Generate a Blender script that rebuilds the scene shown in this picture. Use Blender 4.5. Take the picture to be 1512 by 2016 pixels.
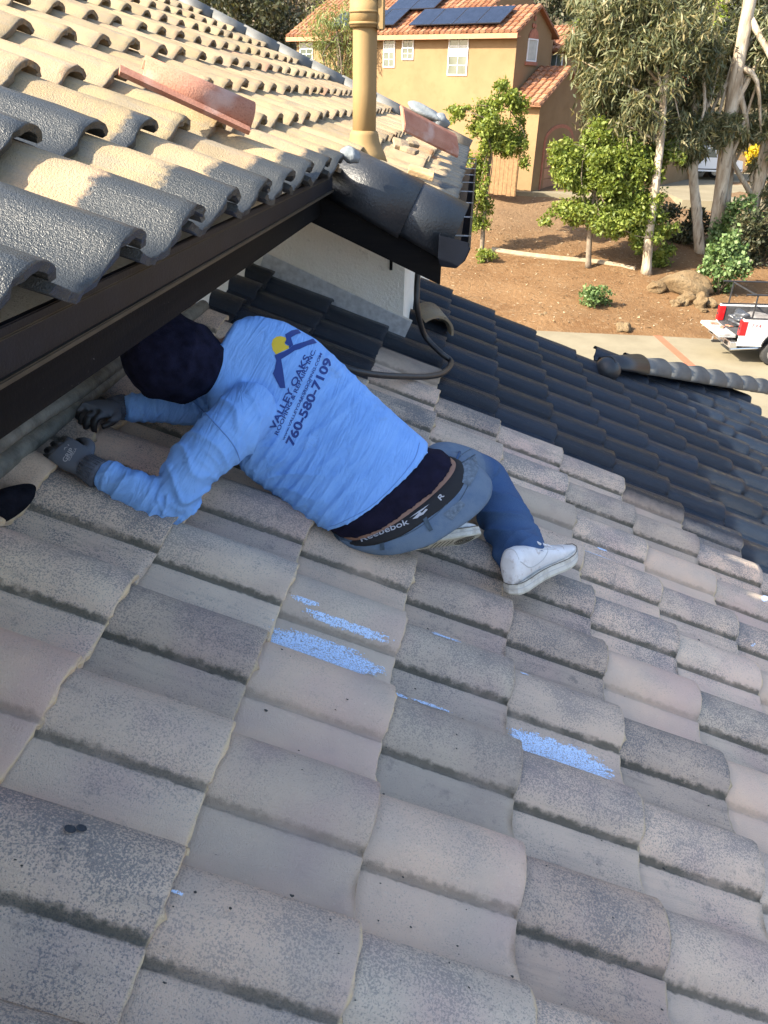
import bpy, bmesh, math, random
import numpy as np
from mathutils import Vector, Matrix, Euler
from mathutils.bvhtree import BVHTree

for o in list(bpy.data.objects):
    bpy.data.objects.remove(o, do_unlink=True)
SC = bpy.context.scene
COL = SC.collection
random.seed(7)
RNG = np.random.default_rng(7)
R_ = math.radians

# ------------------------------------------------------------------ camera
# world origin = eye; +Y runs away along the eaves, +X down the roof slope, +Z up
FPX = 1450.0
RC = np.array([[0.99321034, 0.07671191, -0.08745571],
               [0.11408038, -0.49505925, 0.86133733],
               [0.02277907, -0.86546613, -0.50044929]])
cam_d = bpy.data.cameras.new('camera')
cam = bpy.data.objects.new('camera', cam_d)
COL.objects.link(cam)
cam.matrix_world = Matrix(((RC[0, 0], -RC[0, 1], -RC[0, 2], 0), (RC[1, 0], -RC[1, 1], -RC[1, 2], 0),
                           (RC[2, 0], -RC[2, 1], -RC[2, 2], 0), (0, 0, 0, 1)))
cam_d.sensor_fit = 'VERTICAL'
cam_d.sensor_height = 36.0
cam_d.lens = 36.0 * FPX / 2016.0
cam_d.clip_start = 0.02
cam_d.clip_end = 2000
SC.camera = cam

# ------------------------------------------------------------------ sky, sun, exposure
SUN_DIR = Vector((1.92, 1.12, -1.605)).normalized()      # the way the light travels
SUN_EL = math.asin(-SUN_DIR.z)
SUN_AZ = math.atan2(-SUN_DIR.x, -SUN_DIR.y)
world = bpy.data.worlds.new('World')
SC.world = world
world.use_nodes = True
wn = world.node_tree
sky = wn.nodes.new('ShaderNodeTexSky')
sky.sky_type = 'NISHITA'
sky.sun_disc = False
sky.sun_elevation = SUN_EL
sky.sun_rotation = SUN_AZ
sky.altitude = 300
sky.air_density = 1.0
sky.dust_density = 2.5
sky.ozone_density = 0.6
wn.links.new(sky.outputs[0], wn.nodes['Background'].inputs[0])
wn.nodes['Background'].inputs[1].default_value = 0.12
sd = bpy.data.lights.new('sun', 'SUN')
sd.energy = 4.2
sd.angle = R_(0.53)
sd.color = (1.0, 0.90, 0.73)
sun = bpy.data.objects.new('sun', sd)
COL.objects.link(sun)
sun.rotation_euler = SUN_DIR.to_track_quat('-Z', 'Y').to_euler()
SC.view_settings.view_transform = 'Standard'
SC.view_settings.look = 'None'
SC.view_settings.gamma = 1.0
SC.view_settings.exposure = 2.0
SC.view_settings.use_curve_mapping = False

# ------------------------------------------------------------------ geometry helpers
def ray(x, y):
    return RC @ np.array([(x - 756) / FPX, (y - 1008) / FPX, 1.0])
NL = np.array([0.381835, 0, 0.92423])           # lower roof normal
TH = R_(22.6)
UA = np.array([-math.cos(TH), 0, math.sin(TH)])  # up the slope
UB = np.array([.003, 1, -.016]); UB /= np.linalg.norm(UB)
NU = np.cross(UA, UB); NU /= np.linalg.norm(NU); NU *= np.sign(NU[2])
UO = np.array([-.555, .945, -.2076])
DU = NU @ UO
def onplane(x, y, n, d):
    r = ray(x, y); return r * (d / (n @ r))
def lo(x, y, h=0.0): return onplane(x, y, NL, -1.295 + h)
def up(x, y, h=0.0): return onplane(x, y, NU, DU + h)
def atY(x, y, v): return onplane(x, y, np.array([0, 1., 0]), v)
def atX(x, y, v): return onplane(x, y, np.array([1., 0, 0]), v)
def atZ(x, y, v): return onplane(x, y, np.array([0, 0, 1.]), v)
def upz(X, Y): return (DU - NU[0] * X - NU[1] * Y) / NU[2]
def loz(X, Y, h=0.0): return (-1.295 + h - NL[0] * X) / NL[2]
def V(a): return Vector((float(a[0]), float(a[1]), float(a[2])))
def nrm(a):
    a = np.asarray(a, float); return a / np.linalg.norm(a)

def mesh_from(name, verts, faces, mat=None, smooth=False):
    me = bpy.data.meshes.new(name)
    me.from_pydata([tuple(map(float, v)) for v in verts], [], faces)
    me.update()
    if mat is not None:
        me.materials.append(mat)
    if smooth:
        me.polygons.foreach_set('use_smooth', [True] * len(me.polygons))
    return me

def link(name, me, parent=None, **tags):
    o = bpy.data.objects.new(name, me)
    COL.objects.link(o)
    if parent is not None:
        o.parent = parent
    for k, v in tags.items():
        o[k] = v
    return o

def empty(name, loc=(0, 0, 0), rot=(0, 0, 0), **tags):
    o = bpy.data.objects.new(name, None)
    o.empty_display_size = .1
    COL.objects.link(o)
    o.location = tuple(map(float, loc)); o.rotation_euler = rot
    for k, v in tags.items():
        o[k] = v
    return o

class MB:
    """collects boxes, prisms and tubes for ONE mesh"""
    def __init__(s): s.v = []; s.f = []
    def add(s, vs, fs):
        n = len(s.v); s.v += [tuple(map(float, v)) for v in vs]; s.f += [tuple(i + n for i in f) for f in fs]; return s
    def box(s, c, size, ax=None):
        c = np.array(c, float); h = np.array(size, float) / 2
        ax = np.eye(3) if ax is None else np.array(ax, float)
        vs = [c + ax[0] * h[0] * i + ax[1] * h[1] * j + ax[2] * h[2] * k for i in (-1, 1) for j in (-1, 1) for k in (-1, 1)]
        return s.add(vs, [(0, 1, 3, 2), (4, 6, 7, 5), (0, 4, 5, 1), (2, 3, 7, 6), (0, 2, 6, 4), (1, 5, 7, 3)])
    def box2(s, a, b):
        a = np.array(a, float); b = np.array(b, float); return s.box((a + b) / 2, np.abs(b - a))
    def prism(s, poly, ext):
        n = len(poly); poly = [np.array(p, float) for p in poly]; ext = np.array(ext, float)
        vs = poly + [p + ext for p in poly]
        fs = [tuple(range(n - 1, -1, -1)), tuple(range(n, 2 * n))] + [(i, (i + 1) % n, n + (i + 1) % n, n + i) for i in range(n)]
        return s.add(vs, fs)
    def tube(s, pts, rad, seg=10, caps=True):
        pts = [np.array(p, float) for p in pts]
        rad = [rad] * len(pts) if np.isscalar(rad) else rad
        vs = []; fs = []; prev = None
        for i, p in enumerate(pts):
            t = nrm(pts[min(i + 1, len(pts) - 1)] - pts[max(i - 1, 0)])
            if prev is None:
                a = np.cross(t, [0, 0, 1]) if abs(t[2]) < .9 else np.cross(t, [1, 0, 0])
            else:
                a = prev - t * (prev @ t)
            a = nrm(a); prev = a; b = np.cross(t, a)
            r = rad[i]; ra, rb = (r, r) if np.isscalar(r) else r
            vs += [p + a * ra * math.cos(2 * math.pi * k / seg) + b * rb * math.sin(2 * math.pi * k / seg) for k in range(seg)]
        for i in range(len(pts) - 1):
            for k in range(seg):
                k2 = (k + 1) % seg
                fs.append((i * seg + k, i * seg + k2, (i + 1) * seg + k2, (i + 1) * seg + k))
        if caps:
            fs.append(tuple(range(seg - 1, -1, -1))); n = (len(pts) - 1) * seg; fs.append(tuple(range(n, n + seg)))
        return s.add(vs, fs)
    def build(s, name, mat, parent=None, smooth=False, bevel=0, **tags):
        me = mesh_from(name, s.v, s.f, mat, smooth)
        bm = bmesh.new(); bm.from_mesh(me); bmesh.ops.recalc_face_normals(bm, faces=bm.faces)
        if bevel:
            bmesh.ops.bevel(bm, geom=[e for e in bm.edges], offset=bevel, segments=2, affect='EDGES', clamp_overlap=True)
        bm.to_mesh(me); bm.free()
        if smooth: me.polygons.foreach_set('use_smooth', [True] * len(me.polygons))
        return link(name, me, parent, **tags)

def catmull(pts, n=8):
    P = [np.array(p, float) for p in pts]; P = [2 * P[0] - P[1]] + P + [2 * P[-1] - P[-2]]
    out = []
    for i in range(1, len(P) - 2):
        for k in range(n):
            t = k / n; a, b, c, d = P[i - 1:i + 3]
            out.append(.5 * (2 * b + (c - a) * t + (2 * a - 5 * b + 4 * c - d) * t * t + (3 * b - a - 3 * c + d) * t ** 3))
    out.append(P[-2]); return out

# ------------------------------------------------------------------ node helpers
class NT:
    def __init__(s, name):
        s.m = bpy.data.materials.new(name); s.m.use_nodes = True; s.t = s.m.node_tree
        s.b = s.t.nodes['Principled BSDF']; s.out = s.t.nodes['Material Output']
        s._tc = None
    def n(s, typ, **kw):
        nd = s.t.nodes.new(typ)
        for k, v in kw.items(): setattr(nd, k, v)
        return nd
    def l(s, a, b): s.t.links.new(a, b)
    def setin(s, sock, v):
        if hasattr(v, 'links') or isinstance(v, bpy.types.NodeSocket): s.l(v, sock)
        elif isinstance(v, (tuple, list)): sock.default_value = tuple(v) + ((1,) if len(v) == 3 and len(sock.default_value) == 4 else ())
        else: sock.default_value = v
    def tc(s, which='Object'):
        if s._tc is None: s._tc = s.n('ShaderNodeTexCoord')
        return s._tc.outputs[which]
    def pos(s): return s.n('ShaderNodeNewGeometry').outputs['Position']
    def island(s): return s.n('ShaderNodeNewGeometry').outputs['Random Per Island']
    def rnd(s): return s.n('ShaderNodeObjectInfo').outputs['Random']
    def attr(s, name, typ='OBJECT'):
        a = s.n('ShaderNodeAttribute', attribute_name=name); a.attribute_type = typ; return a.outputs['Fac']
    def noise(s, vec, scale, detail=4, rough=.55, out='Fac', dist=0):
        nd = s.n('ShaderNodeTexNoise'); nd.inputs['Scale'].default_value = scale; nd.inputs['Detail'].default_value = detail
        nd.inputs['Roughness'].default_value = rough; nd.inputs['Distortion'].default_value = dist
        if vec is not None: s.l(vec, nd.inputs['Vector'])
        return nd.outputs[out]
    def voro(s, vec, scale, feature='F1', out='Distance'):
        nd = s.n('ShaderNodeTexVoronoi', feature=feature); nd.inputs['Scale'].default_value = scale
        if vec is not None: s.l(vec, nd.inputs['Vector'])
        return nd.outputs[out]
    def math(s, op, a, b=0.0, c=None, clamp=False):
        nd = s.n('ShaderNodeMath', operation=op, use_clamp=clamp)
        s.setin(nd.inputs[0], a); s.setin(nd.inputs[1], b)
        if c is not None: s.setin(nd.inputs[2], c)
        return nd.outputs[0]
    def vmath(s, op, a, b=(0, 0, 0)):
        nd = s.n('ShaderNodeVectorMath', operation=op); s.setin(nd.inputs[0], a)
        s.setin(nd.inputs['Scale'] if op == 'SCALE' else nd.inputs[1], b); return nd.outputs[0]
    def map(s, v, a, b, c=0.0, d=1.0, smooth=False):
        nd = s.n('ShaderNodeMapRange'); nd.interpolation_type = 'SMOOTHSTEP' if smooth else 'LINEAR'
        s.setin(nd.inputs[0], v)
        for i, q in enumerate((a, b, c, d)): s.setin(nd.inputs[i + 1], q)
        return nd.outputs[0]
    def mix(s, f, a, b, blend='MIX'):
        nd = s.n('ShaderNodeMix', data_type='RGBA', blend_type=blend)
        s.setin(nd.inputs[0], f); s.setin(nd.inputs[6], a); s.setin(nd.inputs[7], b); return nd.outputs[2]
    def ramp(s, f, stops):
        nd = s.n('ShaderNodeValToRGB'); cr = nd.color_ramp
        while len(cr.elements) < len(stops): cr.elements.new(.5)
        for e, (p, c) in zip(cr.elements, stops): e.position = p; e.color = tuple(c) + (1,)
        s.l(f, nd.inputs[0]); return nd.outputs[0]
    def xyz(s, vec):
        nd = s.n('ShaderNodeSeparateXYZ'); s.l(vec, nd.inputs[0]); return nd.outputs
    def scale3(s, vec, v):
        nd = s.n('ShaderNodeMapping'); s.l(vec, nd.inputs[0]); nd.inputs['Scale'].default_value = v; return nd.outputs[0]
    def bump(s, h, strength=.3, dist=.01, prev=None):
        nd = s.n('ShaderNodeBump'); nd.inputs['Strength'].default_value = strength; nd.inputs['Distance'].default_value = dist
        s.l(h, nd.inputs['Height'])
        if prev is not None: s.l(prev, nd.inputs['Normal'])
        return nd.outputs[0]
    def done(s, color=None, rough=None, normal=None, spec=None, metal=None, coat=None):
        b = s.b
        if color is not None: s.setin(b.inputs['Base Color'], color)
        if rough is not None: s.setin(b.inputs['Roughness'], rough)
        if normal is not None: s.l(normal, b.inputs['Normal'])
        if spec is not None: s.setin(b.inputs['Specular IOR Level'], spec)
        if metal is not None: s.setin(b.inputs['Metallic'], metal)
        if coat is not None: s.setin(b.inputs['Coat Weight'], coat)
        return s.m

def simple(name, col, rough=.6, metal=0, nscale=0, namt=.15, bump=0, bscale=60, spec=.5, coord='Object'):
    t = NT(name); c = col
    if nscale:
        f = t.noise(t.tc(coord), nscale, 5)
        c = t.mix(t.map(f, .3, .7), tuple(x * (1 - namt) for x in col), tuple(min(1, x * (1 + namt)) for x in col))
    nb = t.bump(t.noise(t.tc(coord), bscale, 4), bump, .01) if bump else None
    return t.done(c, rough, nb, spec, metal)

M = {}
def shifted(t, amt=13.0):
    """object coordinates moved by a random amount per object"""
    r = t.rnd(); nd = t.n('ShaderNodeCombineXYZ')
    t.l(t.math('MULTIPLY', r, amt), nd.inputs[0]); t.l(t.math('MULTIPLY', r, amt * 1.7), nd.inputs[1]); t.l(t.math('MULTIPLY', r, -amt * .6), nd.inputs[2])
    return t.vmath('ADD', t.tc(), nd.outputs[0])

def charcoal(t, co):  # darker, bluer copy of the paint: the lower roof's shade is in its colour
    f = t.noise(co, 9, 4)
    return t.mix(f, (.004, .010, .022), (.010, .017, .031))

# weathered concrete tile (whole lower roof) with per-object paint amount
t = NT('weathered_tile'); co = shifted(t)
obx = t.xyz(t.tc())
tone = t.attr('tone'); warm = t.attr('warm'); dirt = t.attr('dirt')
base = t.mix(warm, (.64, .535, .415), (.70, .515, .38))
base = t.mix(t.map(t.noise(co, 5, 3), .38, .66), base, (.55, .445, .355))
pink = t.map(t.noise(co, 3.3, 2), .5, .68)
base = t.mix(t.math('MULTIPLY', pink, .6), base, (.57, .41, .355))
sp1 = t.noise(co, 230, 4, .7); sp2 = t.noise(co, 800, 2, .5)
cloud = t.noise(co, 6.5, 4, .6)
crest = t.map(obx[1], -.03, .08, -.03, .055)
thr = t.math('SUBTRACT', t.map(cloud, .3, .7, .645, .465), t.math('ADD', crest, t.math('MULTIPLY', t.math('SUBTRACT', dirt, .42), .11)))
speck = t.map(sp1, thr, t.math('ADD', thr, .055))
speck = t.math('MULTIPLY', speck, t.map(sp2, .3, .52, .35, 1))
wash = t.mix(t.noise(co, 14, 2), (.115, .134, .158), (.18, .19, .20))
col = t.mix(t.math('MULTIPLY', speck, t.map(dirt, 0, 1, .25, .95)), base, wash)
blot = t.math('MULTIPLY', t.map(t.noise(co, 19, 6, .75), .58, .66), t.math('MULTIPLY', dirt, .65))
col = t.mix(blot, col, (.12, .13, .14))
stk = t.map(t.noise(t.scale3(co, (5, 60, 20)), 1.0, 5, .65), .52, .72, 0, .42)
col = t.mix(t.math('MULTIPLY', stk, t.map(dirt, .2, .9)), col, (.17, .165, .155))
col = t.mix(t.map(t.noise(co, 90, 5, .75), .60, .70, 0, .55), col, (.70, .60, .47))
# lichen line along the side joint
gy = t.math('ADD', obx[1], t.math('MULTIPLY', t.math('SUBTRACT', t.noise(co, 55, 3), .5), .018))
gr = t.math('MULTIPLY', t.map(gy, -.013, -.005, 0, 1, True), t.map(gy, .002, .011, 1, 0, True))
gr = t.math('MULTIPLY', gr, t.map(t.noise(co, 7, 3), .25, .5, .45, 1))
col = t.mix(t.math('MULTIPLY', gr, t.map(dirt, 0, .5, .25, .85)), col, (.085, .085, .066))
col = t.mix(t.math('MULTIPLY', t.map(obx[0], -.0065, -.001), t.map(t.noise(co, 60, 3), .35, .6, .3, 1)), col, (.66, .52, .33))
col = t.mix(1.0, col, t.ramp(tone, [(0, (.78, .78, .78)), (1, (1.12, 1.10, 1.08))]), 'MULTIPLY')
pm = t.attr('paint'); fade = t.attr('fade')
fm = t.math('ADD', obx[0], t.math('MULTIPLY', obx[1], -1.2))
fm = t.math('ADD', obx[1], t.math('MULTIPLY', t.math('SUBTRACT', t.noise(co, 30, 5, .7), .5), .05))
fadem = t.math('MULTIPLY', fade, t.map(fm, -.015, .06))
pmask = t.math('MAXIMUM', pm, fadem)
pc = t.mix(1.0, charcoal(t, co), t.ramp(tone, [(0, (.62, .62, .62)), (1, (1.45, 1.4, 1.35))]), 'MULTIPLY')
pc = t.mix(t.map(t.noise(co, 26, 6, .75), .58, .72, 0, .30), pc, (.11, .105, .095))
lich = t.math('MULTIPLY', t.map(t.noise(co, 40, 4), .45, .6), t.map(t.math('ABSOLUTE', t.math('SUBTRACT', obx[1], .086)), 0, .012, .55, 0))
pc = t.mix(lich, pc, (.13, .11, .055))
col = t.mix(pmask, col, pc)
bh = t.math('ADD', t.math('MULTIPLY', t.noise(co, 170, 4), .6), t.noise(co, 420, 2))
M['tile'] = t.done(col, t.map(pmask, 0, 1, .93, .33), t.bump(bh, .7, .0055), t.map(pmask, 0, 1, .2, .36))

# sunlit upper roof: tan concrete, wet charcoal paint along the eave, mask from the roof's own coordinates
t = NT('upper_tile'); co = shifted(t); obx = t.xyz(t.tc())
warm = t.attr('warm'); tone = t.attr('tone')
base = t.mix(warm, (.39, .30, .165), (.42, .29, .18))
base = t.mix(t.math('MULTIPLY', t.map(t.noise(co, 7, 4), .45, .62), .8), base, (.27, .222, .14))
base = t.mix(t.map(t.noise(co, 220, 3), .5, .68, 0, .55), base, (.24, .20, .155))
base = t.mix(t.math('MULTIPLY', t.map(t.noise(t.scale3(co, (4, 40, 4)), 1.0, 4), .5, .66), .55), base, (.26, .235, .19))
base = t.mix(1.0, base, t.ramp(tone, [(0, (.80, .79, .78)), (1, (1.10, 1.08, 1.05))]), 'MULTIPLY')
base = t.mix(t.attr('red'), base, (.33, .135, .085))
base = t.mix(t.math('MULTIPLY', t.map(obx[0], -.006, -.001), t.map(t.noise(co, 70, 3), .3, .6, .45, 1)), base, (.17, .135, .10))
base = t.mix(t.math('MULTIPLY', t.map(t.noise(co, 11, 6, .75), .54, .68), .6), base, (.215, .19, .15))
pl = t.attr('paint_len')
ed = t.math('ADD', obx[0], t.math('MULTIPLY', t.math('SUBTRACT', t.noise(co, 22, 6, .75), .5), .10))
pmask = t.map(ed, t.math('SUBTRACT', t.math('MULTIPLY', pl, -1), .012), t.math('SUBTRACT', .012, pl))
pmask = t.math('MULTIPLY', pmask, t.map(pl, 0, .001))
col = t.mix(pmask, base, t.mix(t.noise(co, 9, 4), (.032, .036, .036), (.050, .053, .052)))  # same charcoal paint, lighter and neutral: sunlight is put into this copy
bh = t.math('ADD', t.noise(co, 190, 3), t.math('MULTIPLY', t.noise(co, 460, 2), .8))
M['utile'] = t.done(col, t.map(pmask, 0, 1, .9, .33), t.bump(bh, .65, .004), t.map(pmask, 0, 1, .25, .55))

# glossy wet charcoal for the rake pieces
t = NT('charcoal_paint'); co = shifted(t)
bh = t.math('ADD', t.noise(co, 90, 3), t.math('MULTIPLY', t.noise(co, 260, 2), .6))
M['charcoal'] = t.done(t.mix(t.noise(co, 9, 4), (.017, .020, .025), (.028, .031, .035)), .34, t.bump(bh, .5, .005), .5)
t = NT('greyed_ridge_tile'); co = shifted(t)
c = t.mix(t.map(t.noise(co, 8, 4), .35, .65), (.085, .088, .086), (.15, .148, .136))
c = t.mix(t.map(t.noise(co, 160, 3), .55, .7, 0, .6), c, (.16, .155, .14))
M['ridge'] = t.done(c, .6, t.bump(t.noise(co, 150, 3), .4, .004))
M['terracotta'] = None
t = NT('terracotta'); co = t.tc()
c = t.mix(t.map(t.noise(co, 9, 4), .35, .65), (.36, .15, .095), (.43, .21, .14))
c = t.mix(t.map(t.noise(co, 200, 3), .5, .68, 0, .5), c, (.22, .09, .06))
c = t.mix(t.map(t.noise(co, 6, 3), .6, .72, 0, .5), c, (.55, .42, .36))
M['terracotta'] = t.done(c, .9, t.bump(t.noise(co, 180, 3), .5, .004), .25)
t = NT('white_stucco'); co = t.pos()
c = t.mix(t.map(t.noise(co, 4, 5, .65), .3, .7), (.82, .80, .72), (.90, .88, .82))
c = t.mix(t.map(t.noise(co, 26, 5, .7), .58, .72, 0, .5), c, (.55, .53, .47))
M['wall'] = t.done(c, .95, t.bump(t.noise(co, 60, 5, .65), .9, .012), .2)
t = NT('black_fascia'); co = t.pos()
c = t.mix(t.map(t.noise(t.scale3(co, (2, .6, 14)), 3, 5), .35, .7), (.004, .004, .005), (.009, .0082, .0075))
c = t.mix(t.map(t.noise(co, 90, 3), .72, .78), c, (.12, .11, .10))
M['fascia'] = t.done(c, .7, t.bump(t.noise(co, 120, 3), .25, .003), .12)
M['drip'] = simple('drip_edge_metal', (.006, .008, .014), .45, .0, 8, .3, .1, 150, spec=.2)
M['bronze'] = simple('bronze_bead', (.05, .042, .03), .5, .3, 20, .3)
M['galv'] = simple('galvanised', (.62, .64, .66), .45, .5, 30, .2)
M['wood'] = simple('bare_wood', (.45, .30, .15), .8, 0, 30, .3, .3, 90)
M['mastic'] = simple('mastic', (.17, .19, .20), .75, 0, 14, .2, .6, 40)
M['deck'] = simple('underlayment', (.03, .03, .032), .95)
t = NT('light_blue_paint_smear'); co = t.tc()
t.done(t.mix(t.noise(co, 90, 4), (.46, .62, .86), (.66, .78, .94)), .9)
tp = t.n('ShaderNodeBsdfTransparent'); mx = t.n('ShaderNodeMixShader'); t.l(t.map(t.noise(co, 240, 4, .7), .36, .50), mx.inputs[0])
t.l(tp.outputs[0], mx.inputs[1]); t.l(t.b.outputs[0], mx.inputs[2]); t.l(mx.outputs[0], t.out.inputs[0]); M['whitepaint'] = t.m
t = NT('pipe_paint'); co = t.pos()
c = t.mix(t.map(t.noise(t.scale3(co, (9, 9, 1.2)), 1.6, 4), .35, .7), (.25, .16, .062), (.29, .19, .078))
M['pipe'] = t.done(c, .75, t.bump(t.noise(co, 60, 3), .15, .004))
M['rubber'] = simple('black_rubber', (.022, .022, .024), .45, 0, 40, .3)
M['conduit'] = simple('grey_conduit', (.12, .12, .105), .6, 0, 25, .4, .3, 120)

# ================================================================== OWN HOUSE
house = empty('house', (-1.2, 4.15, -7.4), label='tiled house being painted charcoal, the two roofs the worker lies between', category='house')
house_inv = Matrix.Translation((1.2, -4.15, 7.4))
def hpart(o):                       # world-space mesh put under the house
    o.parent = house; o.matrix_parent_inverse = house_inv; return o

PROF = [(0, .034), (.006, .043), (.018, .052), (.036, .0590), (.055, .0625), (.070, .0632), (.088, .0622), (.106, .0585), (.124, .0520),
        (.139, .0430), (.150, .0335), (.157, .0255), (.1615, .018), (.165, .0105), (.171, .0090), (.178, .0125), (.194, .0075), (.214, .002), (.236, .0), (.258, .002),
        (.278, .007), (.296, .014), (.312, .021), (.325, .026)]
PROF_U = [(0, .040), (.006, .053), (.018, .064), (.036, .073), (.055, .078), (.070, .079), (.088, .0775), (.106, .0715), (.122, .062), (.136, .0505), (.150, .0385), (.163, .0285), (.177, .019),
          (.190, .0115), (.205, .0055), (.220, .0018), (.238, .0), (.255, .0018), (.270, .006), (.284, .011), (.298, .0165), (.312, .022), (.325, .027)]
PT = np.array([p[0] for p in PROF]); PH = np.array([p[1] for p in PROF])
TCR = .165; TL = .42; EXPO = .3483; COVER = .305; TILT = .112; THK = .015
def tile_mesh(name, mat, seed, L=TL, jag=.0025, prof=PROF, THK=.0145, TILT=.082):
    PT = np.array([p[0] for p in prof]); PH = np.array([p[1] for p in prof])
    rg = np.random.default_rng(seed)
    dx = np.gradient(PT); dh = np.gradient(PH); ln = np.hypot(dx, dh); nx, nh = -dh / ln, dx / ln
    xs = np.array([-L, -L * .55, -.11, -.03, -.004, 0.0])
    n = len(PT); vs = []; fs = []
    j = rg.normal(0, jag, n); j = j + rg.normal(0, jag * .6)
    wob = rg.normal(0, .0012, (len(xs), n))
    for i, x in enumerate(xs):
        rnd = {4: -.0008, 5: -.0028}.get(i, 0)
        for k in range(n):
            xx = x + (j[k] if i == 5 else 0)
            vs.append((xx, TCR - PT[k] - nx[k] * rnd, PH[k] - .010 + TILT * x + nh[k] * rnd + wob[i, k] * (i < 5)))
    for i, x in ((0, xs[0]), (1, xs[2]), (2, 0.0)):
        for k in range(n):
            xx = x + (j[k] * 1.6 - .001 if i == 2 else 0)
            vs.append((xx, TCR - PT[k] + nx[k] * THK, PH[k] - .010 + TILT * x - nh[k] * THK))
    for i in range(5):
        for k in range(n - 1): a = i * n + k; fs.append((a, a + 1, a + n + 1, a + n))
    B = 6 * n
    for i in range(2):
        for k in range(n - 1): a = B + i * n + k; fs.append((a, a + n, a + n + 1, a + 1))
    for k in range(n - 1): fs.append((5 * n + k, 5 * n + k + 1, B + 2 * n + k + 1, B + 2 * n + k))
    for k in (0, n - 1):
        seq = [i * n + k for i in range(6)] + [B + 2 * n + k, B + n + k, B + k]
        fs.append(tuple(seq if k == 0 else seq[::-1]))
    me = mesh_from(name, vs, fs, mat, True)
    sm = [True] * len(fs); q = 5 * (n - 1) + 2 * (n - 1)
    for i in range(q, len(fs)): sm[i] = False
    me.polygons.foreach_set('use_smooth', sm)
    return me
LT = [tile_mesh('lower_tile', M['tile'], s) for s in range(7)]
UT = [tile_mesh('upper_tile', M['utile'], 40 + s, jag=.003, prof=PROF_U, THK=.018, TILT=.118) for s in range(7)]

def frame(o, x, y, z): return Matrix(((x[0], y[0], z[0], o[0]), (x[1], y[1], z[1], o[1]), (x[2], y[2], z[2], o[2]), (0, 0, 0, 1)))
LO = np.array([-.1122, 3.3786, -1.3549]); LX = np.array([.92423, 0, -.381835])
LF = frame(LO, LX, (0, 1, 0), NL); LFi = LF.inverted()
UF = frame(UO, -UA, UB, NU); UFi = UF.inverted()
def lloc(p): return LFi @ V(p)
def uloc(p): return UFi @ V(p)

def deck(name, poly, mat, F):
    mb = MB().prism([(a, b, -.075) for a, b in poly], (0, 0, -.03))
    o = mb.build(name, mat); o.parent = house; o.matrix_parent_inverse = house_inv; o.matrix_basis = F
    return o
hipx = (1.1 - LO[0]) / LX[0]
lower_roof = deck('lower_roof', [(-1.3, -3.8), (3.2, -3.8), (3.2, 2.28 + (3.2 - hipx) * .924), (hipx, 2.28), (-1.3, 2.28)], M['deck'], LF)
lower_roof['label'] = 'shaded lower roof of weathered tan tiles, part sprayed charcoal'
clean = {(5, 3): 1, (6, 4): 1, (2, 4): .8, (7, 0): .9, (8, 1): .2, (8, -2): .6}
cnt = 0
for r in range(-12, 13):
    for c in range(-3, 10):
        x = c * EXPO; y = -r * COVER - .00635 * c
        Xw = LO[0] + x * LX[0]; Yw = LO[1] + y
        if Xw < -.2 and Yw > 4.33: continue
        if Yw > 5.66 and Xw < 1.2: continue
        if Yw > 5.60 + (Xw - 1.1) + .1 and Yw > 5.66: continue
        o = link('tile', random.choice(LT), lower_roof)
        o.location = (x + random.gauss(0, .0035), y + random.gauss(0, .002), random.gauss(0, .0012) + (.004 if random.random() < .12 else 0) + (.006 if c in (-2, -1) and r >= 4 else 0))
        o.rotation_euler = (random.gauss(0, .006), random.gauss(0, .003), random.gauss(0, .005))
        paint = 1.0 if (r <= -1 and c >= 1) or r <= -2 or (r <= 0 and c <= -1) else 0.0
        fade = 0.0
        if (r, c) == (0, 4): fade = .95
        if (r, c) == (0, 5): fade = 1.0; paint = .55
        if (r, c) == (-1, 0): fade = .5
        if r == 0 and c >= 6: paint = 1.0
        d = random.random(); d = .12 if d < .14 else (.95 if d > .8 else .4 + .4 * random.random())
        if (r, c) in clean: d = .25 * (1 - clean[(r, c)])
        o['paint'] = paint; o['fade'] = fade; o['dirt'] = d; o['warm'] = min(1.0, max(0.0, random.gauss(.45, .3))); o['tone'] = random.random()
        if (r, c) in clean: o['warm'] = .8; o['tone'] = .75
        cnt += 1

def lo_surf(x, y):
    """height of the exposed tile face above the lower roof's own plane at local x, y"""
    c = math.ceil(x / EXPO - 1e-6); r = -math.floor((y + .00635 * c - .140) / COVER) - 1
    for rr in (r - 1, r, r + 1):
        tt = TCR - (y + rr * COVER + .00635 * c)
        if 0 <= tt < COVER:
            return float(np.interp(tt, PT, PH)) - .010 + .082 * (x - c * EXPO)
    return 0.0

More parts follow.
